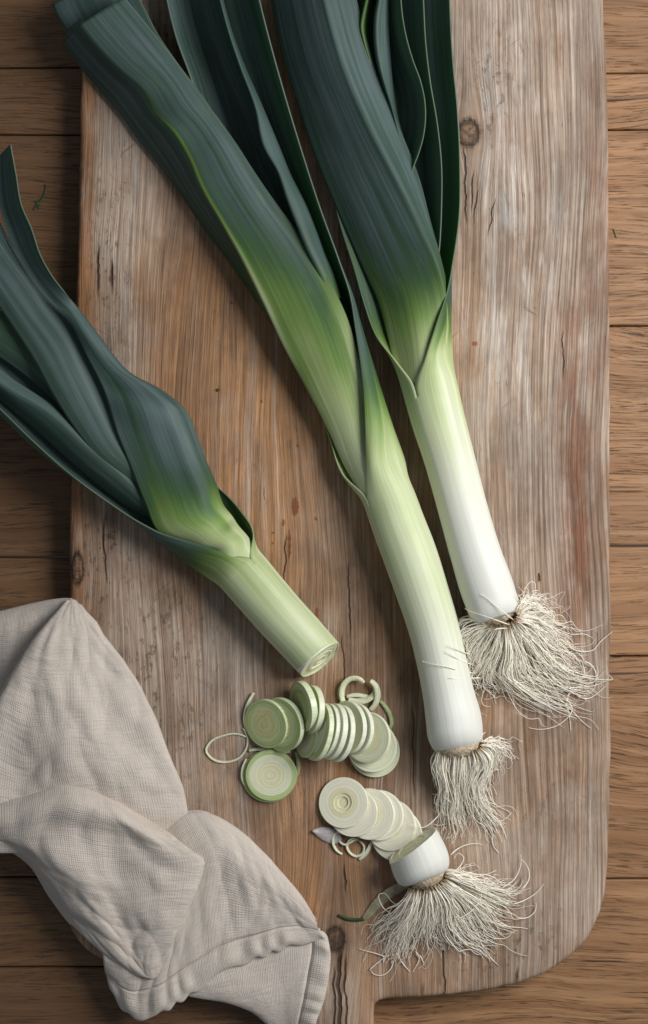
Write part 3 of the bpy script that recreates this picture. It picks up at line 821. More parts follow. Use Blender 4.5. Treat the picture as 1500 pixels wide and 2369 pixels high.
# ------------------------------------------------------------------ middle leek
def middle_leek():
    t = thing('leek', 'whole leek lying between the other two, pale green shaft, hanging straight root beard', 'leek', P((1054, 1715, 0)), 'whole leeks with roots')
    cen = [(1060, 1734, 48), (1058, 1722, 58), (1054, 1702, 64), (1050, 1668, 65), (1038, 1608, 60), (1020, 1523, 58), (1001, 1444, 59), (977, 1368, 61), (948, 1282, 63), (920, 1208, 62), (900, 1152, 60.8), (895, 1140, 60.5)]
    st = shaft_stations(cen, 143, -45)
    st += turn([
        [(847, 1080, 112), (885, 1070, 119), (936, 1062, 62), (920, 1066, 20), (870, 1078, 2), (822, 1092, 18), (800, 1100, 42), (793, 1100, 58), (793, 1098, 68)],
        [(844, 990, 118), (880, 978, 114), (911, 988, 65), (898, 990, 22), (845, 1000, 3), (795, 1010, 16), (768, 1015, 36), (762, 1014, 46), (763, 1010, 52)],
        [(838, 880, 118), (862, 872, 104), (875, 876, 65), (862, 876, 24), (815, 885, 4), (755, 900, 16), (732, 905, 30), (726, 905, 38), (724, 905, 42)],
        [(823, 758, 115), (834, 756, 98), (838, 757, 65), (825, 758, 26), (775, 765, 5), (710, 780, 14), (680, 785, 24), (670, 787, 30), (665, 790, 34)],
        [(811, 680, 112), (816, 680, 90), (815, 680, 60), (798, 682, 26), (745, 690, 5), (665, 700, 12), (635, 705, 20), (622, 707, 25), (615, 710, 28)],
        [(785, 600, 110), (785, 600, 85), (778, 602, 55), (760, 604, 25), (705, 612, 5), (630, 620, 12), (600, 625, 20), (588, 627, 24), (580, 630, 26)],
        [(742, 480, 108), (738, 482, 82), (728, 484, 52), (705, 486, 24), (645, 495, 5), (575, 500, 12), (540, 505, 19), (525, 507, 23), (515, 510, 25)],
        [(697, 340, 105), (690, 342, 80), (678, 344, 50), (652, 347, 22), (600, 350, 5), (540, 352, 14), (505, 355, 24), (490, 357, 30), (480, 358, 34)],
        [(655, 200, 105), (647, 200, 80), (632, 200, 50), (602, 200, 22), (550, 200, 5), (495, 200, 16), (465, 200, 36), (454, 200, 52), (446, 200, 66)],
        [(622, 80, 105), (613, 80, 80), (598, 80, 50), (566, 80, 22), (515, 80, 5), (455, 80, 16), (425, 80, 40), (412, 80, 58), (404, 80, 74)],
        [(588, -60, 105), (579, -60, 80), (562, -60, 50), (530, -60, 22), (480, -60, 5), (425, -60, 16), (395, -60, 40), (383, -60, 58), (375, -60, 74)]])
    gr = [0, 0, 0, 0.01, 0.03, 0.08, 0.14, 0.18, 0.20, 0.22, 0.25, 0.25, 0.31, 0.44, 0.66, 0.82, 0.86, .88, .9, .92, .94, .95, .95]
    loft('shaft', st, gr, M_LEAF, t, 220, 60, 0.0009, seed=7, offset=-1)
    WL, WR = (0, .5, .93), (.04, .12, .35, .6, .85, 1)
    def blade(L, k, Rr, b=16):
        L, k, Rr = map(np.array, (L, k, Rr))
        out = [L + (k - L) * w + np.array([0, 0, 5.0 * math.sin(w * PI)]) for w in WL] + [k]
        out += [k + (Rr - k) * w + np.array([0, 0, 0.62 * b * math.sin(w * PI) ** 0.8 if w < 1 else 0]) for w in WR]
        return [tuple(map(float, q)) for q in out]
    def arc(c, T, R, aL, aK, aR, hc):
        out = []
        for a in [aL + (aK - aL) * w for w in WL] + [aK] + [aK + (aR - aK) * w for w in WR]:
            out += circ(c, T, R, a, 1, 0, 0, hc)
        return out
    F0 = [arc((922, 1215), (-0.4, -0.92), 52, 215, 160, 20, 60), arc((900, 1160), (-0.4, -0.92), 52, 225, 168, 20, 58), arc((878, 1115), (-0.35, -0.92), 52, 235, 175, 20, 59),
          blade((815, 1085, 26), (797, 1076, 62), (866, 1050, 92), 30), blade((772, 1000, 22), (760, 994, 64), (856, 960, 94), 28), blade((722, 904, 20), (709, 895, 68), (836, 856, 98), 24),
          blade((664, 800, 18), (655, 795, 76), (807, 745, 102), 20), blade((590, 690, 16), (611, 698, 90), (765, 655, 102), 17), blade((521, 592, 15), (556, 586, 98), (700, 552, 102), 15),
          blade((466, 518, 14), (516, 515, 102), (642, 475, 104), 14), blade((410, 437, 14), (470, 434, 104), (590, 400, 104), 14), blade((358, 368, 14), (438, 358, 106), (545, 330, 106), 14),
          blade((315, 315, 14), (404, 303, 110), (508, 278, 108), 8), blade((285, 272, 14), (366, 264, 102), (476, 236, 110), 20), blade((250, 230, 14), (336, 210, 112), (432, 176, 112), 12),
          blade((203, 176, 14), (270, 150, 114), (386, 114, 114), 12), blade((165, 130, 14), (222, 100, 116), (344, 62, 116), 12), blade((146, 104, 14), (186, 56, 116), (287, -8, 116), 12)]
    lf = loft('leaf', F0, [.22, .25, .28, .30, .36, .46, .56, .66, .76, .84, .88, .9, .9, .9, .92, .93, .92, .86], M_LEAF, t, 200, 56, 0.0008, 0.0004, 8)
    # paler keel along the fold
    at = lf.data.attributes['grad']; a = np.zeros(len(at.data), np.float32); at.data.foreach_get('value', a)
    cw = np.linalg.norm(np.diff(np.array(F0), axis=1), axis=2).mean(axis=0); KF = cw[:3].sum() / cw.sum()   # where the fold lies across the blade
    a = a.reshape(200, 56); q = np.linspace(0, 1, 56) - KF; ks = np.exp(-(q / 0.035) ** 2); ks2 = np.exp(-((q - 0.05) / 0.11) ** 2) * (q > -0.04)
    tt = np.linspace(0, 1, 200); env = np.clip((tt - 0.3) / 0.12, 0, 1) * np.clip((0.99 - tt) / 0.25, 0.25, 1)
    a -= env[:, None] * (0.34 * ks + 0.12 * ks2)[None]
    at.data.foreach_set('value', a.ravel())
    # blade under it, cut end at the top
    loft('leaf', [[(470, 420, 40), (495, 400, 62), (520, 370, 80), (535, 335, 84)], [(350, 300, 40), (390, 280, 64), (440, 250, 84), (472, 226, 90)], [(262, 195, 40), (300, 172, 66), (370, 160, 86), (411, 145, 92)],
                  [(190, 108, 40), (235, 85, 66), (315, 80, 86), (362, 72, 92)], [(139, 48, 40), (190, 10, 66), (270, -10, 86), (326, 2, 92)], [(120, 10, 40), (180, -20, 66), (240, -60, 86), (290, -60, 92)]],
         [.8, .9, .93, .95, .95, .95], M_LEAF, t, 50, 22, 0.0011, 0.0004, 9)
    loft('leaf', [[(500, 440, 92), (506, 436, 100), (520, 430, 60), (524, 430, 24)], [(420, 330, 70), (440, 320, 78), (455, 310, 50), (460, 305, 20)], [(270, 215, 30), (300, 205, 58), (330, 190, 62), (345, 180, 40)], [(190, 140, 30), (215, 118, 58), (245, 100, 62), (260, 92, 40)], [(152, 80, 30), (168, 62, 56), (190, 40, 60), (205, 25, 40)]],
         [.8, .85, .86, .86, .8], M_LEAF, t, 40, 14, 0.001, 0.0003, 10)
    # inner blade: a lit blue edge standing out of the dark
    mg = [(765, 690, 96), (737, 630, 106), (716, 585, 114), (691, 525, 120), (666, 460, 124), (645, 398, 126), (612, 338, 128), (592, 250, 130), (555, 150, 130), (530, 75, 130), (510, 0, 130), (496, -60, 130)]
    rt = [(784, 690, 84), (765, 630, 90), (748, 592, 94), (724, 528, 98), (700, 470, 100), (668, 405, 102), (640, 338, 104), (604, 250, 108), (560, 148, 108), (533, 74, 108), (512, 0, 108), (498, -60, 108)]
    st_ = []
    for (x, y, h), (u, v_, g_) in zip(mg, rt):
        st_.append([(x - 1, y, h - 14), (x, y, h), (u, v_, g_), (u + 3, v_, g_ * 0.62), (u - 14, v_, 26), (u - 50, v_, 12)])
    loft('leaf', st_, [.6, .72] + [.9] * 10, M_LEAF, t, 110, 26, 0.0010, 0.0003, 12)
    root_plate(t, (1061, 1732), (-0.12, -0.99), 50, 57, 22, 2)
    cv = lambda q: (900 + q[0] / 2.5, 1350 + q[1] / 2.5)
    g = [[(290, 960), (258, 1040), (290, 1150), (320, 1230), (310, 1300), (290, 1400)], [(310, 970), (300, 1060), (320, 1180), (310, 1280), (330, 1400), (300, 1470)], [(350, 975), (340, 1100), (360, 1240), (350, 1350), (380, 1480)],
         [(400, 980), (390, 1100), (400, 1230), (390, 1360), (420, 1450), (350, 1500)], [(440, 975), (440, 1110), (430, 1230), (460, 1340), (440, 1430)], [(480, 970), (500, 1080), (470, 1200), (500, 1290), (560, 1400), (600, 1490)],
         [(510, 960), (560, 1060), (520, 1170), (540, 1270), (640, 1380), (680, 1470)], [(530, 950), (590, 1030), (550, 1130), (510, 1220), (560, 1310), (650, 1370), (700, 1330)],
         [(540, 935), (610, 960), (600, 1030), (560, 1110), (530, 1180)], [(545, 930), (620, 930), (660, 960), (640, 1030), (610, 1070)], [(550, 925), (640, 920), (690, 950), (700, 990)]]
    lone = [[(320, 1230, 18), (300, 1320, 8), (260, 1370, 14), (200, 1410, 44), (150, 1405, 52), (130, 1392, 50)], [(560, 1310, 12), (640, 1380, 5), (665, 1430, 4), (680, 1475, 3)], [(570, 1300, 12), (650, 1372, 5), (690, 1345, 6), (712, 1322, 4)],
            [(560, 1380, 10), (600, 1440, 5), (598, 1500, 3), (640, 1560, 3)], [(540, 930, 60), (570, 895, 40), (602, 882, 25)], [(640, 1080, 8), (620, 1075, 14), (570, 1120, 20), (550, 1190, 10)], [(330, 1200, 16), (290, 1220, 8), (250, 1215, 4)],
            [(330, 1390, 10), (290, 1398, 5), (262, 1393, 3)], [(545, 920, 64), (545, 870, 70), (560, 860, 60)], [(660, 930, 30), (690, 950, 12), (707, 992, 4)]]
    beard(t, g, cv, 50, 460, 21, 1.0, 6.5, lone, 34)
middle_leek()

# ------------------------------------------------------------------ left leek, cut through the shaft
def left_leek():
    t = thing('leek', 'leek cut through its pale green shaft, fan of dark leaves hanging off the board', 'leek', P((700, 1480, 0)))
    cen = [(741, 1526, 57.5), (720, 1503, 58.5), (690, 1470, 59.5), (659, 1437, 60), (604, 1374, 61), (564, 1327, 62), (556, 1318, 62)]
    st = []
    for i, (x, y, R) in enumerate(cen):
        st.append(circ((x, y), axis_at(cen, i), R, 55, 9, 45, (0.30, 0.12)[i] if i < 2 else 0))
    st += [
        [(540, 1285, 120), (513, 1298, 117), (488, 1324, 86), (478, 1336, 50), (495, 1322, 12), (535, 1285, 3), (572, 1250, 20), (586, 1236, 48), (588, 1234, 70)],
        [(480, 1265, 114), (460, 1280, 110), (440, 1298, 80), (432, 1304, 48), (448, 1290, 12), (490, 1245, 3), (535, 1205, 18), (556, 1186, 40), (560, 1184, 55)],
        [(430, 1250, 108), (412, 1262, 100), (398, 1272, 72), (392, 1275, 45), (408, 1262, 12), (450, 1210, 3), (492, 1165, 16), (514, 1142, 32), (518, 1138, 40)],
        [(372, 1234, 102), (358, 1240, 86), (352, 1240, 62), (350, 1238, 40), (365, 1222, 12), (400, 1170, 3), (435, 1120, 14), (450, 1100, 22), (455, 1095, 28)],
        [(330, 1214, 98), (319, 1213, 79), (315, 1210, 55), (315, 1208, 35), (328, 1192, 10), (360, 1140, 3), (390, 1090, 10), (402, 1075, 14), (406, 1070, 17)],
        [(250, 1163, 95), (239, 1157, 76), (234, 1152, 55), (236, 1146, 35), (248, 1130, 12), (285, 1075, 4), (310, 1030, 8), (320, 1015, 10), (323, 1012, 12)],
        [(150, 1088, 95), (141, 1085, 77), (137, 1082, 56), (139, 1076, 36), (152, 1060, 14), (185, 1010, 6), (210, 970, 8), (220, 955, 10), (223, 952, 12)],
        [(75, 1020, 98), (69, 1024, 81), (66, 1024, 60), (69, 1018, 42), (82, 1000, 22), (115, 950, 15), (140, 910, 14), (148, 895, 14), (152, 890, 15)],
        [(0, 946, 102), (-6, 953, 86), (-8, 952, 65), (-4, 944, 48), (12, 925, 30), (45, 880, 22), (70, 840, 18), (78, 828, 18), (82, 824, 18)],
        [(-75, 875, 106), (-82, 882, 90), (-84, 880, 70), (-80, 872, 52), (-62, 855, 36), (-30, 810, 28), (-5, 770, 24), (4, 758, 24), (8, 754, 24)]]
    gr = [.26, .26, .25, .25, .29, .33, .33, .47, .66, .76, .84, .88, .92, .94, .96, .96, .96]
    loft('shaft', st, gr, M_LEAF, t, 190, 60, 0.0009, seed=13, offset=1)
    # front blade: swells, narrows and twists upright towards its tip
    def row(L, Rr, b, flat=0.0):
        L, Rr = np.array(L, float), np.array(Rr, float)
        out = []
        for w in (0, .2, .4, .6, .8, .93, 1):
            p = L + (Rr - L) * w
            rnd = p[2] + b * math.sin(w * PI) ** 0.8
            fl_ = L[2] + 0.38 * b * math.sin(min(1, w / .7) * PI / 2) if w < 0.85 else None
            if fl_ is None: fl_ = Rr[2] + (L[2] + 0.38 * b - Rr[2]) * ((1 - w) / 0.20) ** 0.45
            p[2] = rnd * (1 - flat) + fl_ * flat
            out.append(tuple(p))
        return out
    F0 = [circ((596, 1365), (-.67, -.74), 52, 176, 7, -28.5, 0, 60), circ((570, 1333), (-.67, -.74), 55, 176, 7, -28.5, 0, 60), circ((545, 1303), (-.68, -.73), 57, 176, 7, -28.5, 0, 61),
          row((482, 1285, 66), (572, 1240, 66), 56), row((445, 1275, 70), (549, 1213, 62), 52), row((425, 1262, 73), (538, 1196, 58), 50), row((371, 1234, 86), (518, 1170, 55), 48, 0.5), row((337, 1165, 90), (500, 1120, 50), 46, 0.85), row((300, 1072, 93), (476, 1063, 62), 44, 0.85), row((271, 1000, 95), (456, 1010, 70), 42, 0.85),
          row((250, 930, 97), (433, 956, 76), 40, 0.55), row((244, 912, 98), (424, 944, 78), 39, 0.85), row((226, 870, 99), (374, 903, 84), 34, 0.85), row((205, 828, 101), (300, 862, 90), 24, 0.85), row((180, 775, 104), (236, 786, 96), 14), row((152, 722, 107), (183, 716, 96), 6),
          row((118, 692, 100), (152, 678, 118), 0), row((75, 640, 90), (122, 640, 125), -8), row((40, 585, 84), (93, 588, 128), -12), row((15, 530, 80), (73, 528, 130), -14), row((0, 480, 78), (50, 474, 132), -14),
          row((-6, 420, 78), (38, 405, 132), -14), row((0, 360, 84), (25, 334, 130), -10)]
    grf = [.2, .24, .26, .28, .33, .36, .48, .64, .78, .86, .9, .91, .92, .93, .94, .95, .95, .95, .95, .95, .95, .95, .9]
    def crinkle(W, u, v):
        # a small pinch on the right shoulder of the blade
        U, Vv = np.meshgrid(u, v, indexing='ij')
        W[..., 2] += 0.0032 * np.exp(-((U - 0.128) / 0.011) ** 2 - ((Vv - 0.80) / 0.16) ** 2)
        W[..., 2] -= 0.0026 * np.exp(-((U - 0.150) / 0.010) ** 2 - ((Vv - 0.82) / 0.16) ** 2)
        return W
    loft('leaf', F0, grf, M_LEAF, t, 200, 46, 0.0008, 0.0004, 14, post=crinkle)
    def ribbon(rows, grads, seed, th=0.001):
        loft('leaf', rows, grads, M_LEAF, t, 90, 24, th, 0.0004, seed)
    # wide blade to its left
    ribbon([[(335, 1135, 70), (345, 1118, 82), (355, 1100, 82), (362, 1085, 70)], [(240, 1070, 84), (258, 1056, 92), (285, 1040, 88), (310, 1025, 72)], [(170, 985, 88), (195, 966, 93), (238, 945, 84), (272, 930, 66)], [(124, 915, 90), (155, 893, 94), (200, 866, 84), (240, 850, 64)],
            [(75, 827, 90), (107, 803, 94), (155, 774, 84), (192, 762, 62)], [(35, 765, 88), (62, 740, 92), (105, 710, 82), (133, 700, 60)], [(0, 712, 86), (25, 685, 90), (66, 655, 80), (90, 648, 58)], [(-40, 650, 85), (-15, 625, 89), (22, 596, 79), (45, 590, 58)], [(-90, 575, 85), (-65, 550, 89), (-25, 520, 79), (0, 514, 58)]],
           [.7, .8, .88, .9, .92, .93, .94, .95, .95], 15)
    # narrower blade below that one
    ribbon([[(290, 1095, 40), (300, 1085, 52), (310, 1072, 60), (318, 1062, 60)], [(205, 1012, 44), (215, 1000, 56), (230, 985, 64), (245, 970, 64)], [(150, 952, 46), (162, 935, 60), (180, 915, 66), (195, 900, 64)], [(100, 902, 48), (110, 882, 62), (130, 855, 68), (145, 840, 66)], [(32, 848, 50), (45, 825, 64), (70, 790, 68), (85, 775, 66)],
            [(0, 826, 50), (10, 800, 64), (28, 760, 68), (40, 745, 66)], [(-60, 785, 50), (-50, 755, 64), (-35, 715, 68), (-25, 700, 66)]], [.6, .72, .78, .80, .80, .82, .85], 16)
    # rounded blade in the hollow
    ribbon([[(420, 1225, 30), (422, 1220, 60), (428, 1205, 70), (432, 1195, 50)], [(350, 1202, 30), (352, 1196, 62), (352, 1172, 78), (358, 1158, 60)], [(278, 1158, 30), (282, 1148, 64), (296, 1118, 84), (312, 1105, 66)], [(178, 1078, 30), (182, 1066, 66), (205, 1040, 88), (222, 1028, 66)], [(76, 988, 30), (82, 976, 68), (104, 950, 90), (122, 938, 66)],
            [(0, 928, 34), (4, 914, 70), (8, 890, 92), (28, 876, 66)], [(-70, 870, 36), (-66, 856, 72), (-62, 832, 94), (-42, 818, 66)]], [.6, .8, .86, .88, .9, .92, .92], 17)
    # cut face: layers seen end on
    T = np.array([-.67, .74]); T /= np.linalg.norm(T)
    c = P((741, 1526, 57.5))
    e = bpy.data.objects.new('cut_face', None); COL.objects.link(e); e.parent = t
    nrm = Vector((0.67, -0.74, 0)).normalized() * math.cos(0.29) + Vector((0, 0, 1)) * math.sin(0.29)
    e.location = Vector(c) - Vector(t.location) - nrm * 0.0024
    e.rotation_euler = nrm.to_track_quat('Z', 'Y').to_euler()
    e.scale = (1, 1.045, 1)
    slice_rings(e, 56.5 * S, 0.005, [1, .87, .74, .61, .48, .35, .22], [RG[3], RG[3], RG[1], RG[3], RG[4], RG[4]], 77, 0.02, 0.10, jitter=1.6, name='layer')
left_leek()

# ------------------------------------------------------------------ root end of the sliced leek
def root_end():
    c0 = np.array((957, 1958)); T = np.array((-0.60, -0.80))
    t = thing('leek_root_end', 'white root end of the sliced leek with a spreading fan of roots', 'leek end', P((985, 2000, 0)))
    cen = [(990, 2033, 44), (987, 2027, 57), (981, 2014, 66), (974, 1998, 69), (966, 1980, 69), (956, 1958, 66.5)]
    st = []
    for i, (x, y, R) in enumerate(cen):
        w = i / 5
        st.append(circ((x, y), np.array((-0.36, -0.93)) * (1 - w) + T * w, R, 90, 25, -15, (-0.01, -0.02, -0.04, -0.07, -0.10, -0.13)[i], 67))
    loft('shaft', st, [0.03, 0, 0, 0, 0, 0.04], M_LEAF, t, 40, 72, 0.0, seed=20)
    e = bpy.data.objects.new('cut_face', None); COL.objects.link(e); e.parent = t
    nrm = Vector((T[0], -T[1], 0)).normalized() * math.cos(0.13) + Vector((0, 0, 1)) * math.sin(0.13)
    e.location = Vector(P((956, 1958, 67))) - Vector(t.location) - nrm * 0.0014
    e.rotation_euler = nrm.to_track_quat('Z', 'Y').to_euler()
    e.scale = (1, 1.008, 1)
    slice_rings(e, 66.4 * S, 0.004, [1, .88, .76, .64, .52, .4, .28, .15], [RG[5], RG[5], RG[5], RG[6]], 78, 0.02, 0.05, jitter=1.6, name='layer')
    root_plate(t, (991, 2034), (-0.36, -0.93), 44, 62, 22, 3)
    cv = lambda q: (850 + q[0] / 3.333, 1900 + q[1] / 3.333)
    g = [[(340, 520), (220, 720), (110, 800), (10, 900)], [(350, 525), (240, 720), (110, 860), (85, 950), (110, 1040)], [(370, 530), (290, 760), (180, 930), (140, 1040), (60, 1130)], [(400, 535), (340, 760), (260, 900), (220, 1060), (180, 1090)],
         [(430, 535), (390, 740), (330, 900), (280, 1020), (290, 1110)], [(450, 530), (440, 740), (400, 890), (360, 1000), (400, 1080)], [(470, 525), (490, 720), (500, 860), (560, 950), (620, 1020)], [(500, 515), (560, 700), (560, 860), (600, 930), (575, 1020)],
         [(530, 505), (640, 700), (660, 830), (760, 930), (890, 990), (1000, 1100)], [(555, 490), (700, 660), (780, 800), (850, 890), (950, 940), (1000, 1000)], [(575, 470), (720, 600), (830, 740), (900, 830), (1080, 890)], [(590, 450), (740, 560), (900, 670), (1000, 770), (1120, 810), (1200, 830)],
         [(600, 435), (780, 530), (960, 620), (1100, 690), (1200, 740)], [(605, 420), (800, 490), (980, 570), (1120, 620), (1230, 570)], [(610, 405), (800, 460), (960, 520), (1100, 550), (1220, 490), (1245, 400)], [(610, 395), (760, 430), (900, 490), (1040, 510), (1130, 440)], [(610, 385), (720, 400), (800, 450), (900, 500)]]
    lone = [[(1120, 640, 22), (1230, 600, 14), (1310, 545, 10), (1362, 480, 8)], [(1190, 520, 30), (1245, 450, 24), (1240, 360, 16), (1190, 295, 10)], [(1040, 510, 26), (1130, 450, 20), (1180, 350, 12), (1182, 250, 8)],
            [(1150, 740, 14), (1240, 740, 10), (1295, 690, 8), (1300, 625, 5)], [(1000, 790, 10), (1110, 815, 6), (1180, 820, 4), (1238, 830, 3)], [(900, 860, 10), (1000, 905, 5), (1080, 895, 4), (1117, 855, 4)],
            [(800, 920, 8), (900, 990, 4), (960, 1060, 3), (1012, 1112, 3)], [(620, 400, 70), (720, 340, 46), (742, 275, 34), (705, 248, 30), (672, 285, 26)], [(640, 265, 30), (710, 205, 14), (800, 175, 8), (890, 180, 5)],
            [(190, 710, 20), (115, 655, 26), (95, 560, 28), (130, 555, 26), (190, 620, 30), (240, 650, 40)], [(690, 755, 52), (820, 675, 56), (872, 600, 54), (882, 530, 50), (860, 465, 44)], [(150, 1050, 8), (50, 1015, 5), (0, 1003, 4), (-60, 985, 3)],
            [(200, 1060, 8), (190, 1120, 5), (110, 1188, 4), (40, 1170, 4), (28, 1145, 3)], [(20, 1145, 4), (80, 1090, 6), (170, 1030, 10)], [(250, 1060, 8), (285, 1110, 4), (310, 1140, 3), (332, 1162, 3)], [(370, 1000, 10), (400, 1060, 5), (375, 1120, 4), (350, 1162, 3)],
            [(400, 1030, 8), (430, 1080, 4), (438, 1112, 3)], [(600, 900, 10), (680, 945, 6), (748, 945, 4)], [(420, 620, 78), (300, 690, 60), (180, 780, 30), (90, 820, 12), (0, 908, 5)],
            [(780, 430, 36), (770, 405, 36), (785, 395, 38), (805, 420, 34)], [(900, 490, 40), (915, 440, 36), (960, 470, 34), (1030, 510, 26)]]
    beard(t, g, cv, 50, 640, 31, 1.0, 7.5, lone, 44)
root_end()

# ------------------------------------------------------------------ slices
def leek_slice(label, cx, cy, R, tilt, lean, th, fr, mats, seed, hc=None, wav=0.03, inner=0.06, dish=0.0, group=None, lift=0.0):
    """cx, cy: centre in the photo; lean: picture direction of the raised edge; the low edge touches the board"""
    d = np.array(lean, float); d /= np.linalg.norm(d)
    a = math.radians(tilt)
    h = (R * math.sin(a) + th / 2 * math.cos(a) + lift) if hc is None else hc
    t = thing('leek_slice', label, 'leek slice', P((cx, cy, h)), group)
    nrm = Vector((-d[0] * math.sin(a), d[1] * math.sin(a), math.cos(a)))
    t.rotation_euler = nrm.to_track_quat('Z', 'Y').to_euler()
    slice_rings(t, R * S, th * S, fr, mats, seed, wav, inner, dish)
    return t
GRN = [RG[0], RG[0], RG[1], RG[1], RG[2]]
MIDG = [RG[1], RG[1], RG[3], RG[3], RG[4]]
PAL = [RG[3], RG[3], RG[3], RG[4]]
WHT = [RG[5], RG[5], RG[5], RG[5], RG[6]]
F9 = [1, .90, .79, .68, .57, .46, .35, .24, .13]
F8 = [1, .88, .76, .64, .52, .40, .28, .15]
gG = 'green leek slices in the toppled row'
gW = 'white leek slices in the fanned row'
E_ = leek_slice
# darkest greens at the far end of the row
E_('darkest green leek slice with wavy yellow core, lying on top at the row\'s end', 617, 1674, 57, 32, (0.95, -0.22), 11, F9, GRN, 1, inner=0.30)
E_('green leek slice half hidden under the darkest slice', 651, 1676, 62, 38, (0.97, -0.18), 13, F9, GRN, 2, inner=0.25)
E_('steeply tipped slice with dark face touching the tip of the cut leek', 702, 1634, 58, 64, (0.99, -0.12), 15, F8, [RG[1], RG[1], RG[0], RG[0], RG[1]], 3)
E_('steep slice right behind the one touching the cut leek', 720, 1642, 56, 64, (0.97, 0.10), 14, F8, MIDG, 4)
for i, (x, y, R, tl, th) in enumerate(((712, 1706, 46, 60, 9), (737, 1692, 66, 66, 12), (754, 1690, 62, 65, 11), (768, 1692, 64, 64, 13), (783, 1696, 64, 61, 12))):
    E_(('small green slice wedged low in front of the slices standing on edge', 'tallest and greenest slice standing on edge in the packed row', 'on-edge slice squeezed between the tallest one and its paler neighbours',
        'pale on-edge slice second from the open-faced slice', 'pale on-edge slice resting directly against the open-faced slice')[i], x, y, R, tl, (0.97, 0.22), th, F8, (MIDG if i < 2 else PAL), 10 + i, group=gG)
E_('pale slice with a bright ribbed rim, first open face beyond the packed row', 803, 1683, 60, 48, (0.97, 0.16), 12, F8, PAL, 20, inner=0.08)
E_('pale slice showing only its ribbed rim behind the open-faced one', 819, 1686, 59, 46, (0.97, 0.16), 11, F8, PAL, 21)
E_('pale slice with wide yellow face lying beside the curled shreds', 850, 1706, 58, 28, (0.95, 0.25), 9, F8, PAL, 22, lift=8)
E_('pale slice second from the bottom of the flattened end of the row', 861, 1727, 58, 10, (0.8, 0.55), 8, F8, PAL, 23, lift=9)
E_('lowest pale slice flat on the board at the end of the green row', 867, 1738, 59, 2, (0.8, 0.5), 9, F8, PAL, 24)
E_('green slice with pale yellow core lying alone below the row', 628, 1793, 59, 4, (0.9, -0.3), 9, F9, [RG[0], RG[0], RG[3], RG[3], RG[4], RG[4]], 30, inner=0.22, lift=10)
E_('thin green slice peeking out under the lone pale-cored slice', 621, 1796, 60, 1.5, (0.9, -0.3), 9, F8, [RG[0], RG[1]], 31)
for i, (x, y, R, tl, lb, di) in enumerate(((795, 1857, 58, 17, 'cream slice with sunken yellow core topping the white fanned row', .0028), (817, 1878, 57.5, 17, 'cream slice directly under the one with the sunken core', .0),
                                       (855, 1883, 58.5, 17, 'cream slice with faint core arcs in the middle of the white row', .0006), (877, 1886, 57.5, 17, 'cream slice with the brightest rim in the white row', 0),
                                       (904, 1909, 58.5, 17, 'cream slice second from the root end in the white row', 0), (918, 1931, 60, 17, 'widest cream slice leaning on the root end', 0))):
    E_(lb, x, y, R, tl, (0.86, 0.42), 7.0, F8 if i else [1, .9, .8, .7, .60, .49, .36, .22], WHT if i else [RG[5], RG[5], RG[5], RG[5], RG[6]], 40 + i, dish=di, inner=0.07, lift=2.0)

# ------------------------------------------------------------------ loose shreds, peel and crumbs
def shred(label, pts, w, mat, name='leek_shred', flat=0.25, th=0.0006, group=None, cat='shred'):
    """a strip of leek ring: a thin band following pts (px,py,h), band plane leaning by flat (0 upright, 1 flat)"""
    L = polyline(pts, 34)
    T = np.gradient(L[:, :2], axis=0); T /= np.linalg.norm(T, axis=1)[:, None]
    Nn = np.stack([-T[:, 1], T[:, 0]], 1)
    rows = []
    for i in range(34):
        ww = w * (0.55 + 0.45 * math.sin(PI * min(1, max(0, (i + 1) / 35))) ** 0.5)
        fl = flat
        rows.append([(L[i, 0] + Nn[i, 0] * ww * fl * s, L[i, 1] + Nn[i, 1] * ww * fl * s, max(0.8, L[i, 2] + ww * (1 - fl) * 0.5 + s * ww * (1 - fl) * 0.5)) for s in (-1, 0, 1)])
    base = P(np.array(L[17]) * [1, 1, 0])
    A = P(np.array(rows)); nu, nv, _ = A.shape
    o = mesh(name, A.reshape(-1, 3), grid_faces(nu, nv), mat, None, origin=base)
    md = o.modifiers.new('thickness', 'SOLIDIFY'); md.thickness = th; md.offset = 0
    return tag(o, label, cat, group)
gS = 'curled leek shreds by the green row'
shred('long thin pale ring shred looping left of the green slices', [(571, 1706, 2), (545, 1698, 2), (515, 1703, 2), (488, 1716, 2), (477, 1736, 2), (492, 1756, 2), (525, 1763, 2), (555, 1752, 2), (568, 1735, 2), (573, 1712, 3), (562, 1685, 3)], 5, M_SHRED, flat=0.5, th=0.0004)
shred('thin pale shred arching up along the darkest slice', [(588, 1603, 6), (577, 1622, 6), (569, 1645, 6), (567, 1668, 4), (572, 1690, 3)], 8, M_SHRED, flat=0.45)
shred('short pale shred between the darkest slice and the lone slice', [(576, 1737, 3), (600, 1733, 4), (625, 1738, 4), (650, 1741, 3), (672, 1738, 3)], 8, M_SHRED, flat=0.5)
shred('pale shred hugging the right rim of the lone slice', [(684, 1738, 2), (690, 1762, 2), (689, 1785, 2), (682, 1800, 2)], 9, M_SHREDG, flat=0.5)
shred('pale shred hugging the left rim of the lone slice', [(571, 1756, 6), (562, 1778, 6), (561, 1800, 6), (572, 1822, 5)], 7, M_SHRED, flat=0.4)
shred('wide curl of leek ring with an open hook, above the pale slices', [(842, 1580, 18), (828, 1570, 20), (810, 1571, 18), (796, 1584, 14), (791, 1606, 10), (797, 1630, 8), (806, 1642, 6)], 11, M_SHRED, flat=0.55, th=0.0006)
shred('second layer nested inside the wide hooked curl', [(838, 1572, 12), (818, 1567, 12), (798, 1578, 8), (786, 1600, 5), (789, 1622, 4)], 9, M_SHREDG, flat=0.5, th=0.0006)
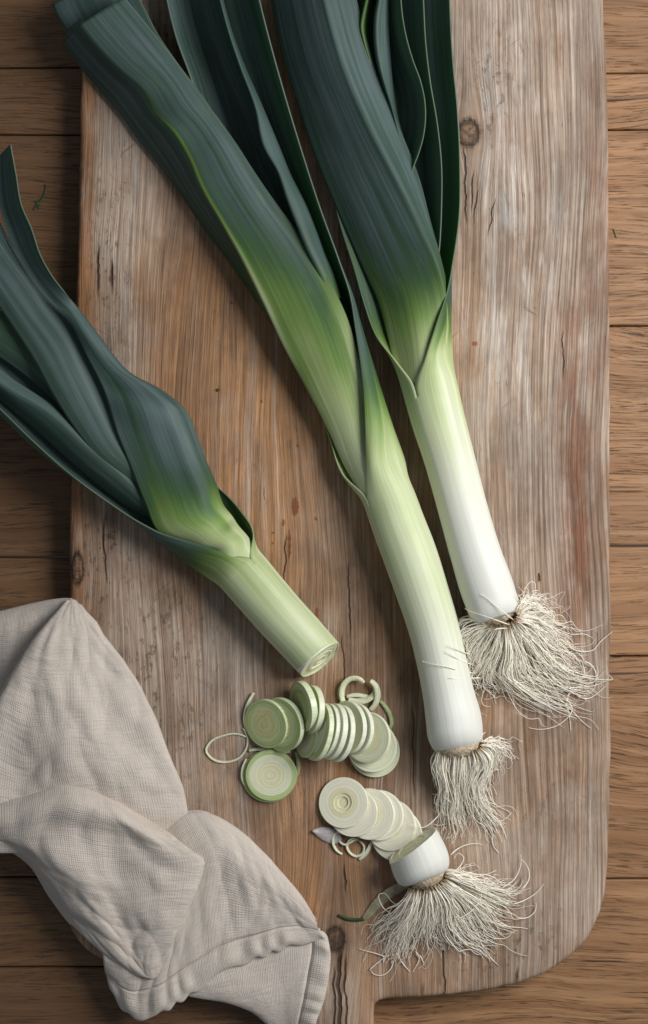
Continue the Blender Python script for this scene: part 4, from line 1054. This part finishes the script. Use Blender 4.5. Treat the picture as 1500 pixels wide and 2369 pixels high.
shred('upright pale curl with a pointed tip beside the hooked curl', [(857, 1575, 20), (868, 1584, 18), (874, 1602, 14), (871, 1624, 10), (856, 1643, 6)], 12, M_SHRED, flat=0.55, th=0.0006)
shred('pale ring arc lying under the two curls', [(806, 1618, 4), (826, 1622, 6), (848, 1620, 8), (864, 1608, 9), (870, 1592, 6)], 11, M_SHRED, flat=0.6, th=0.0008)
shred('white-edged arc behind the pale ring arc', [(802, 1612, 3), (822, 1608, 4), (845, 1611, 4), (862, 1614, 3)], 8, M_SHRED, flat=0.6)
shred('narrow green shred curving down beside the widest pale slice', [(880, 1622, 3), (893, 1636, 3), (903, 1655, 3), (906, 1676, 3), (900, 1688, 2)], 8, M_SHREDG, flat=0.6)
shred('white ring curl hooking out from under the sunken-core slice', [(790, 1922, 5), (776, 1930, 6), (771, 1950, 5), (780, 1968, 3), (792, 1976, 2)], 6, M_SHRED, flat=0.5)
shred('white ring shred making a full loop below the white row', [(830, 1944, 6), (812, 1942, 5), (803, 1956, 4), (810, 1973, 3), (826, 1981, 3), (839, 1974, 4), (842, 1958, 5), (832, 1946, 6)], 5.5, M_SHRED, flat=0.5)
shred('white tapering shred pointing away from the white row', [(860, 1948, 5), (854, 1963, 4), (844, 1978, 3), (831, 1989, 2)], 8, M_SHRED, flat=0.55)
shred('fine white thread of leek crossing beside the loop', [(785, 1945, 5), (798, 1954, 7), (812, 1948, 8), (830, 1938, 6)], 5, M_SHRED, flat=0.5)

# flake of papery skin
fl = []
for i, (a, b) in enumerate((((722, 1921), (724, 1925)), ((736, 1914), (740, 1942)), ((754, 1912), (764, 1953)), ((772, 1916), (784, 1953)), ((786, 1922), (792, 1944)))):
    for w in (0, .33, .67, 1):
        fl.append((a[0] + (b[0] - a[0]) * w, a[1] + (b[1] - a[1]) * w, 3 + 6 * math.sin(w * PI) + (3 if i == 0 else 0)))
o = mesh('leek_peel', P(np.array(fl)), grid_faces(5, 4), M_PEEL, None, origin=P((755, 1932, 0)))
md = o.modifiers.new('smooth', 'SUBSURF'); md.levels = md.render_levels = 2
md = o.modifiers.new('thickness', 'SOLIDIFY'); md.thickness = 0.0003
tag(o, 'papery mauve-white flake of leek skin under the sunken-core slice', 'peel')
# dry outer husk hanging by the root end
hk = []
for (x, y, w, h) in ((946, 2040, 9, 20), (925, 2052, 11, 14), (900, 2066, 12, 9), (880, 2083, 12, 6), (864, 2100, 11, 5), (850, 2118, 8, 4), (840, 2126, 4, 3)):
    for s in (-1, -.4, .4, 1):
        hk.append((x + 0.55 * w * s, y + 0.83 * w * s, h + 2 * (1 - s * s)))
o = mesh('leek_husk', P(np.array(hk)), grid_faces(7, 4), M_HUSK, None, origin=P((895, 2075, 0)))
md = o.modifiers.new('smooth', 'SUBSURF'); md.levels = md.render_levels = 2
md = o.modifiers.new('thickness', 'SOLIDIFY'); md.thickness = 0.0004
tag(o, 'limp dry husk trailing from the root end', 'husk')
shred('wispy dark green thread at the tip of the dry husk', [(856, 2112, 4), (843, 2125, 3), (825, 2128, 2), (805, 2126, 2), (783, 2117, 2)], 5, M_CRUMB, flat=0.7, th=0.0009, cat='thread')

def crumb(label, strokes, h, r):
    base = P((strokes[0][0][0], strokes[0][0][1], h))
    t = thing('leaf_crumb', label, 'leaf crumb', base)
    for s_ in strokes:
        L = polyline([(x, y) for x, y in s_], 10)
        tubes('stalk', [(P(np.column_stack([L, np.full(10, h + r)])), r * S, r * 0.45 * S)], M_CRUMB, t, 5)
crumb('dried dark green sprig lying on the table left of the board', [[(85, 470), (98, 460), (104, 445), (106, 425)], [(92, 466), (84, 476), (78, 486)], [(90, 464), (92, 476)], [(92, 464), (76, 466)], [(95, 461), (88, 472), (90, 482)]], TH, 2.4)
crumb('tiny dark green sliver on the table right of the board', [[(1419, 530), (1423, 541), (1427, 551)]], TH, 1.5)
crumb('green speck on the bare wood between the leeks', [[(503, 903), (506, 900), (509, 902)], [(505, 902), (506, 906)]], 0, 2.6)
crumb('olive green fleck on the board near the white shaft', [[(1247, 1326), (1249, 1336), (1246, 1345)], [(1248, 1336), (1252, 1342)]], 0, 1.3)

# ------------------------------------------------------------------ linen napkin
nap = thing('napkin', 'crumpled beige linen gauze napkin draped over the board\'s corner', 'napkin', P((330, 2000, 0)))
def cloth(name, rows, nu, nv, seed, amp=1.0, hem=None):
    A = np.asarray(rows, float)
    seg = np.linalg.norm(np.diff(A, axis=0), axis=2).mean(axis=1); t = np.concatenate([[0], np.cumsum(seg)])
    cs = np.linalg.norm(np.diff(A, axis=1), axis=2).mean(axis=0); s = np.concatenate([[0], np.cumsum(cs)])
    x = np.linspace(0, t[-1], nu); y = np.linspace(0, s[-1], nv)
    G = np.swapaxes(hermite(s, np.swapaxes(hermite(t, A, x), 0, 1), y), 0, 1)
    W = P(G)
    du = np.gradient(W, axis=0); dv = np.gradient(W, axis=1)
    N = np.cross(du, dv); N /= (np.linalg.norm(N, axis=2)[..., None] + 1e-12)
    N[N[..., 2] < 0] *= -1
    U, Vv = np.meshgrid(x * S, y * S, indexing='ij')
    q = np.stack([U.ravel(), Vv.ravel()], 1)
    d = np.zeros(len(q))
    for (fu, fv, rot, am) in ((9, 24, 0.3, 3.8), (22, 60, -0.5, 1.3), (60, 25, 0.2, 0.8), (38, 130, 0.35, 0.9), (45, 120, 0.15, 0.6), (150, 60, 0.1, 0.35)):
        c_, s_ = math.cos(rot), math.sin(rot)
        n = noise_arr(np.stack([(q[:, 0] * c_ + q[:, 1] * s_) * fu, (q[:, 1] * c_ - q[:, 0] * s_) * fv, np.full(len(q), seed + fu * .13)], 1))
        d += (np.abs(n) * 2 - 0.5 if am > 1 else n) * am * 0.001 * amp
    ed = np.minimum(np.minimum(U, U.max() - U), np.minimum(Vv, Vv.max() - Vv)).ravel()
    d *= np.clip(ed / 0.020, 0.04, 1)
    W = W.reshape(-1, 3) + N.reshape(-1, 3) * d[:, None]
    if hem is not None:
        W = hem(W.reshape(nu, nv, 3), x / t[-1], y / s[-1], N).reshape(-1, 3)
    o = mesh(name, W, grid_faces(nu, nv), M_LINEN, nap, uv=np.stack([U.ravel() + seed, Vv.ravel()], 1))
    md = o.modifiers.new('thickness', 'SOLIDIFY'); md.thickness = 0.0011; md.offset = -1 
    return o
# shaded layer at the top left
cloth('back_layer', [[(-60, 1425, -20), (0, 1416, -5), (64, 1400, 15), (128, 1387, 40), (168, 1384, 60)], [(-60, 1450, 10), (0, 1445, 22), (60, 1432, 34), (120, 1415, 46), (166, 1392, 58)],
                     [(-60, 1510, 0), (0, 1505, 10), (60, 1490, 20), (110, 1455, 36), (160, 1405, 54)], [(-60, 1590, -10), (0, 1580, 2), (50, 1545, 12), (105, 1480, 28), (160, 1420, 48)], [(-60, 1680, -10), (0, 1660, 0), (55, 1600, 8), (110, 1520, 22), (165, 1440, 40)]], 50, 50, 1.0, 0.7)
# upper lobe
U_ = [[(160, 1400, 30), (158, 1393, 58), (163, 1388, 66), (170, 1387, 66), (178, 1396, 44), (184, 1408, 12), (178, 1414, 2)],
      [(100, 1475, 26), (96, 1462, 62), (128, 1462, 76), (170, 1462, 72), (208, 1464, 44), (230, 1468, 14), (220, 1474, 2)],
      [(44, 1565, 22), (36, 1550, 60), (85, 1562, 76), (160, 1568, 70), (245, 1562, 50), (302, 1562, 16), (292, 1568, 2)],
      [(-2, 1645, 20), (-8, 1632, 56), (70, 1668, 66), (160, 1660, 82), (260, 1662, 58), (349, 1648, 18), (338, 1654, 2)],
      [(-40, 1740, 20), (-40, 1735, 50), (60, 1775, 52), (155, 1745, 78), (280, 1752, 62), (386, 1744, 20), (374, 1750, 2)],
      [(-50, 1830, 20), (-50, 1830, 46), (60, 1850, 44), (170, 1818, 62), (300, 1822, 60), (420, 1826, 20), (408, 1832, 2)],
      [(-50, 1910, 20), (-50, 1905, 40), (60, 1905, 40), (185, 1885, 44), (310, 1885, 46), (431, 1884, 18), (420, 1890, 2)],
      [(-50, 1980, 10), (-50, 1975, 20), (70, 1970, 20), (200, 1955, 22), (320, 1945, 22), (425, 1930, 10), (415, 1936, 2)]]
cloth('upper_fold', U_, 120, 96, 2.0, 1.0)
# twisted middle lobe lying over it
M_ = [[(-60, 1870, 10), (-50, 1865, 24), (60, 1842, 40), (150, 1815, 52), (250, 1845, 50), (330, 1890, 40), (372, 1918, 24), (380, 1925, 6)],
      [(-60, 1905, 20), (-45, 1900, 52), (60, 1872, 80), (150, 1856, 96), (260, 1888, 102), (350, 1930, 94), (402, 1944, 66), (398, 1950, 40)],
      [(-60, 1945, -10), (-30, 1942, 30), (50, 1930, 60), (140, 1915, 70), (260, 1938, 80), (370, 1962, 96), (442, 1972, 70), (436, 1978, 40)],
      [(0, 1955, -40), (24, 1957, 14), (75, 1975, 62), (150, 1995, 86), (260, 2005, 72), (375, 1998, 92), (468, 1994, 66), (458, 2000, 36)],
      [(70, 2000, -50), (74, 1998, 0), (112, 2030, 56), (185, 2055, 82), (280, 2068, 66), (378, 2058, 84), (452, 2058, 60), (440, 2064, 34)],
      [(118, 2075, -50), (116, 2068, -10), (150, 2092, 40), (212, 2110, 72), (290, 2125, 58), (368, 2118, 76), (427, 2114, 52), (414, 2120, 32)],
      [(168, 2140, -30), (166, 2132, 8), (200, 2150, 44), (250, 2160, 62), (305, 2172, 52), (358, 2170, 66), (401, 2168, 46), (390, 2174, 30)],
      [(240, 2203, -4), (236, 2194, 20), (260, 2205, 40), (290, 2212, 52), (320, 2216, 48), (354, 2218, 54), (383, 2214, 36), (374, 2220, 24)],
      [(312, 2262, 14), (308, 2253, 26), (322, 2256, 34), (334, 2258, 40), (345, 2262, 42), (356, 2262, 38), (366, 2258, 28), (360, 2262, 18)]]
cloth('twisted_fold', M_, 130, 96, 3.0, 1.0)
# lower right lobe with the stitched hem along its front
L_ = [[(244, 2200, 2), (300, 2190, 2), (365, 2095, 2), (392, 1925, 2), (466, 1890, 2), (528, 1922, 2), (622, 2014, 2), (712, 2134, 10)],
      [(238, 2192, 16), (298, 2180, 16), (366, 2085, 20), (385, 1916, 22), (465, 1880, 22), (534, 1912, 22), (632, 2006, 22), (722, 2126, 26)],
      [(240, 2212, 28), (300, 2220, 34), (375, 2150, 40), (415, 2010, 52), (500, 1950, 62), (562, 1985, 50), (645, 2052, 46), (730, 2136, 38)],
      [(244, 2238, 14), (302, 2266, 30), (366, 2225, 36), (435, 2125, 44), (512, 2070, 48), (580, 2085, 44), (656, 2105, 44), (736, 2146, 38)],
      [(250, 2258, -4), (304, 2300, 20), (352, 2296, 28), (430, 2254, 34), (520, 2200, 36), (580, 2178, 36), (666, 2152, 38), (741, 2154, 34)],
      [(262, 2290, -20), (304, 2348, -6), (352, 2346, 6), (440, 2298, 18), (524, 2240, 22), (590, 2215, 24), (672, 2186, 26), (750, 2168, 24)],
      [(266, 2286, -30), (306, 2338, -18), (352, 2336, -6), (438, 2290, 10), (522, 2232, 14), (588, 2207, 16), (670, 2180, 18), (744, 2164, 16)]]
def hem_front(W, u, v, N):
    U, Vv = np.meshgrid(u, v, indexing='ij')
    puck = np.sin(Vv * 60 + 2.2 * np.sin(Vv * 17)) * 0.0008
    W[..., 2] += np.exp(-((U - 0.86) / 0.055) ** 2) * (0.0009 + puck)
    W[..., 2] -= np.exp(-((U - 0.765) / 0.010) ** 2) * 0.0022
    W[..., 1] += np.exp(-((U - 0.96) / 0.06) ** 2) * puck * 1.6
    return W
cloth('lower_fold', L_, 120, 130, 4.0, 0.8, hem_front)
# under corner, hemmed on two sides
C_ = [[(420, 2250, 4), (500, 2225, 6), (580, 2200, 8), (660, 2175, 10), (722, 2150, 14), (750, 2160, 16), (756, 2170, 6)],
      [(428, 2285, 2), (510, 2265, 6), (590, 2240, 7), (665, 2215, 9), (725, 2190, 12), (761, 2200, 14), (757, 2202, 3)],
      [(440, 2302, -8), (520, 2305, -2), (595, 2290, 5), (665, 2270, 7), (715, 2255, 10), (757, 2262, 12), (752, 2264, 2)],
      [(470, 2302, -16), (550, 2322, -14), (610, 2332, -8), (660, 2325, -2), (705, 2310, 7), (745, 2318, 10), (740, 2320, 1)],
      [(508, 2308, -20), (568, 2328, -24), (618, 2360, -26), (655, 2378, -22), (694, 2365, -4), (727, 2368, 6), (722, 2370, -6)],
      [(520, 2306, -28), (578, 2330, -34), (632, 2374, -38), (670, 2420, -34), (690, 2430, -24), (712, 2425, -10), (708, 2426, -16)]]
def hem_corner(W, u, v, N):
    U, Vv = np.meshgrid(u, v, indexing='ij')
    W[..., 2] -= np.exp(-((Vv - 0.845) / 0.010) ** 2) * 0.0020
    W[..., 2] += np.exp(-((Vv - 0.91) / 0.05) ** 2) * (0.0010 + 0.0007 * np.sin(U * 40 + 2 * np.sin(U * 9)))
    return W
C_ = [[(x, y, h + (7 if k < 5 else 4)) for x, y, h in r_] for k, r_ in enumerate(C_)]
cloth('hemmed_corner', C_, 80, 96, 5.0, 0.35, hem_corner)
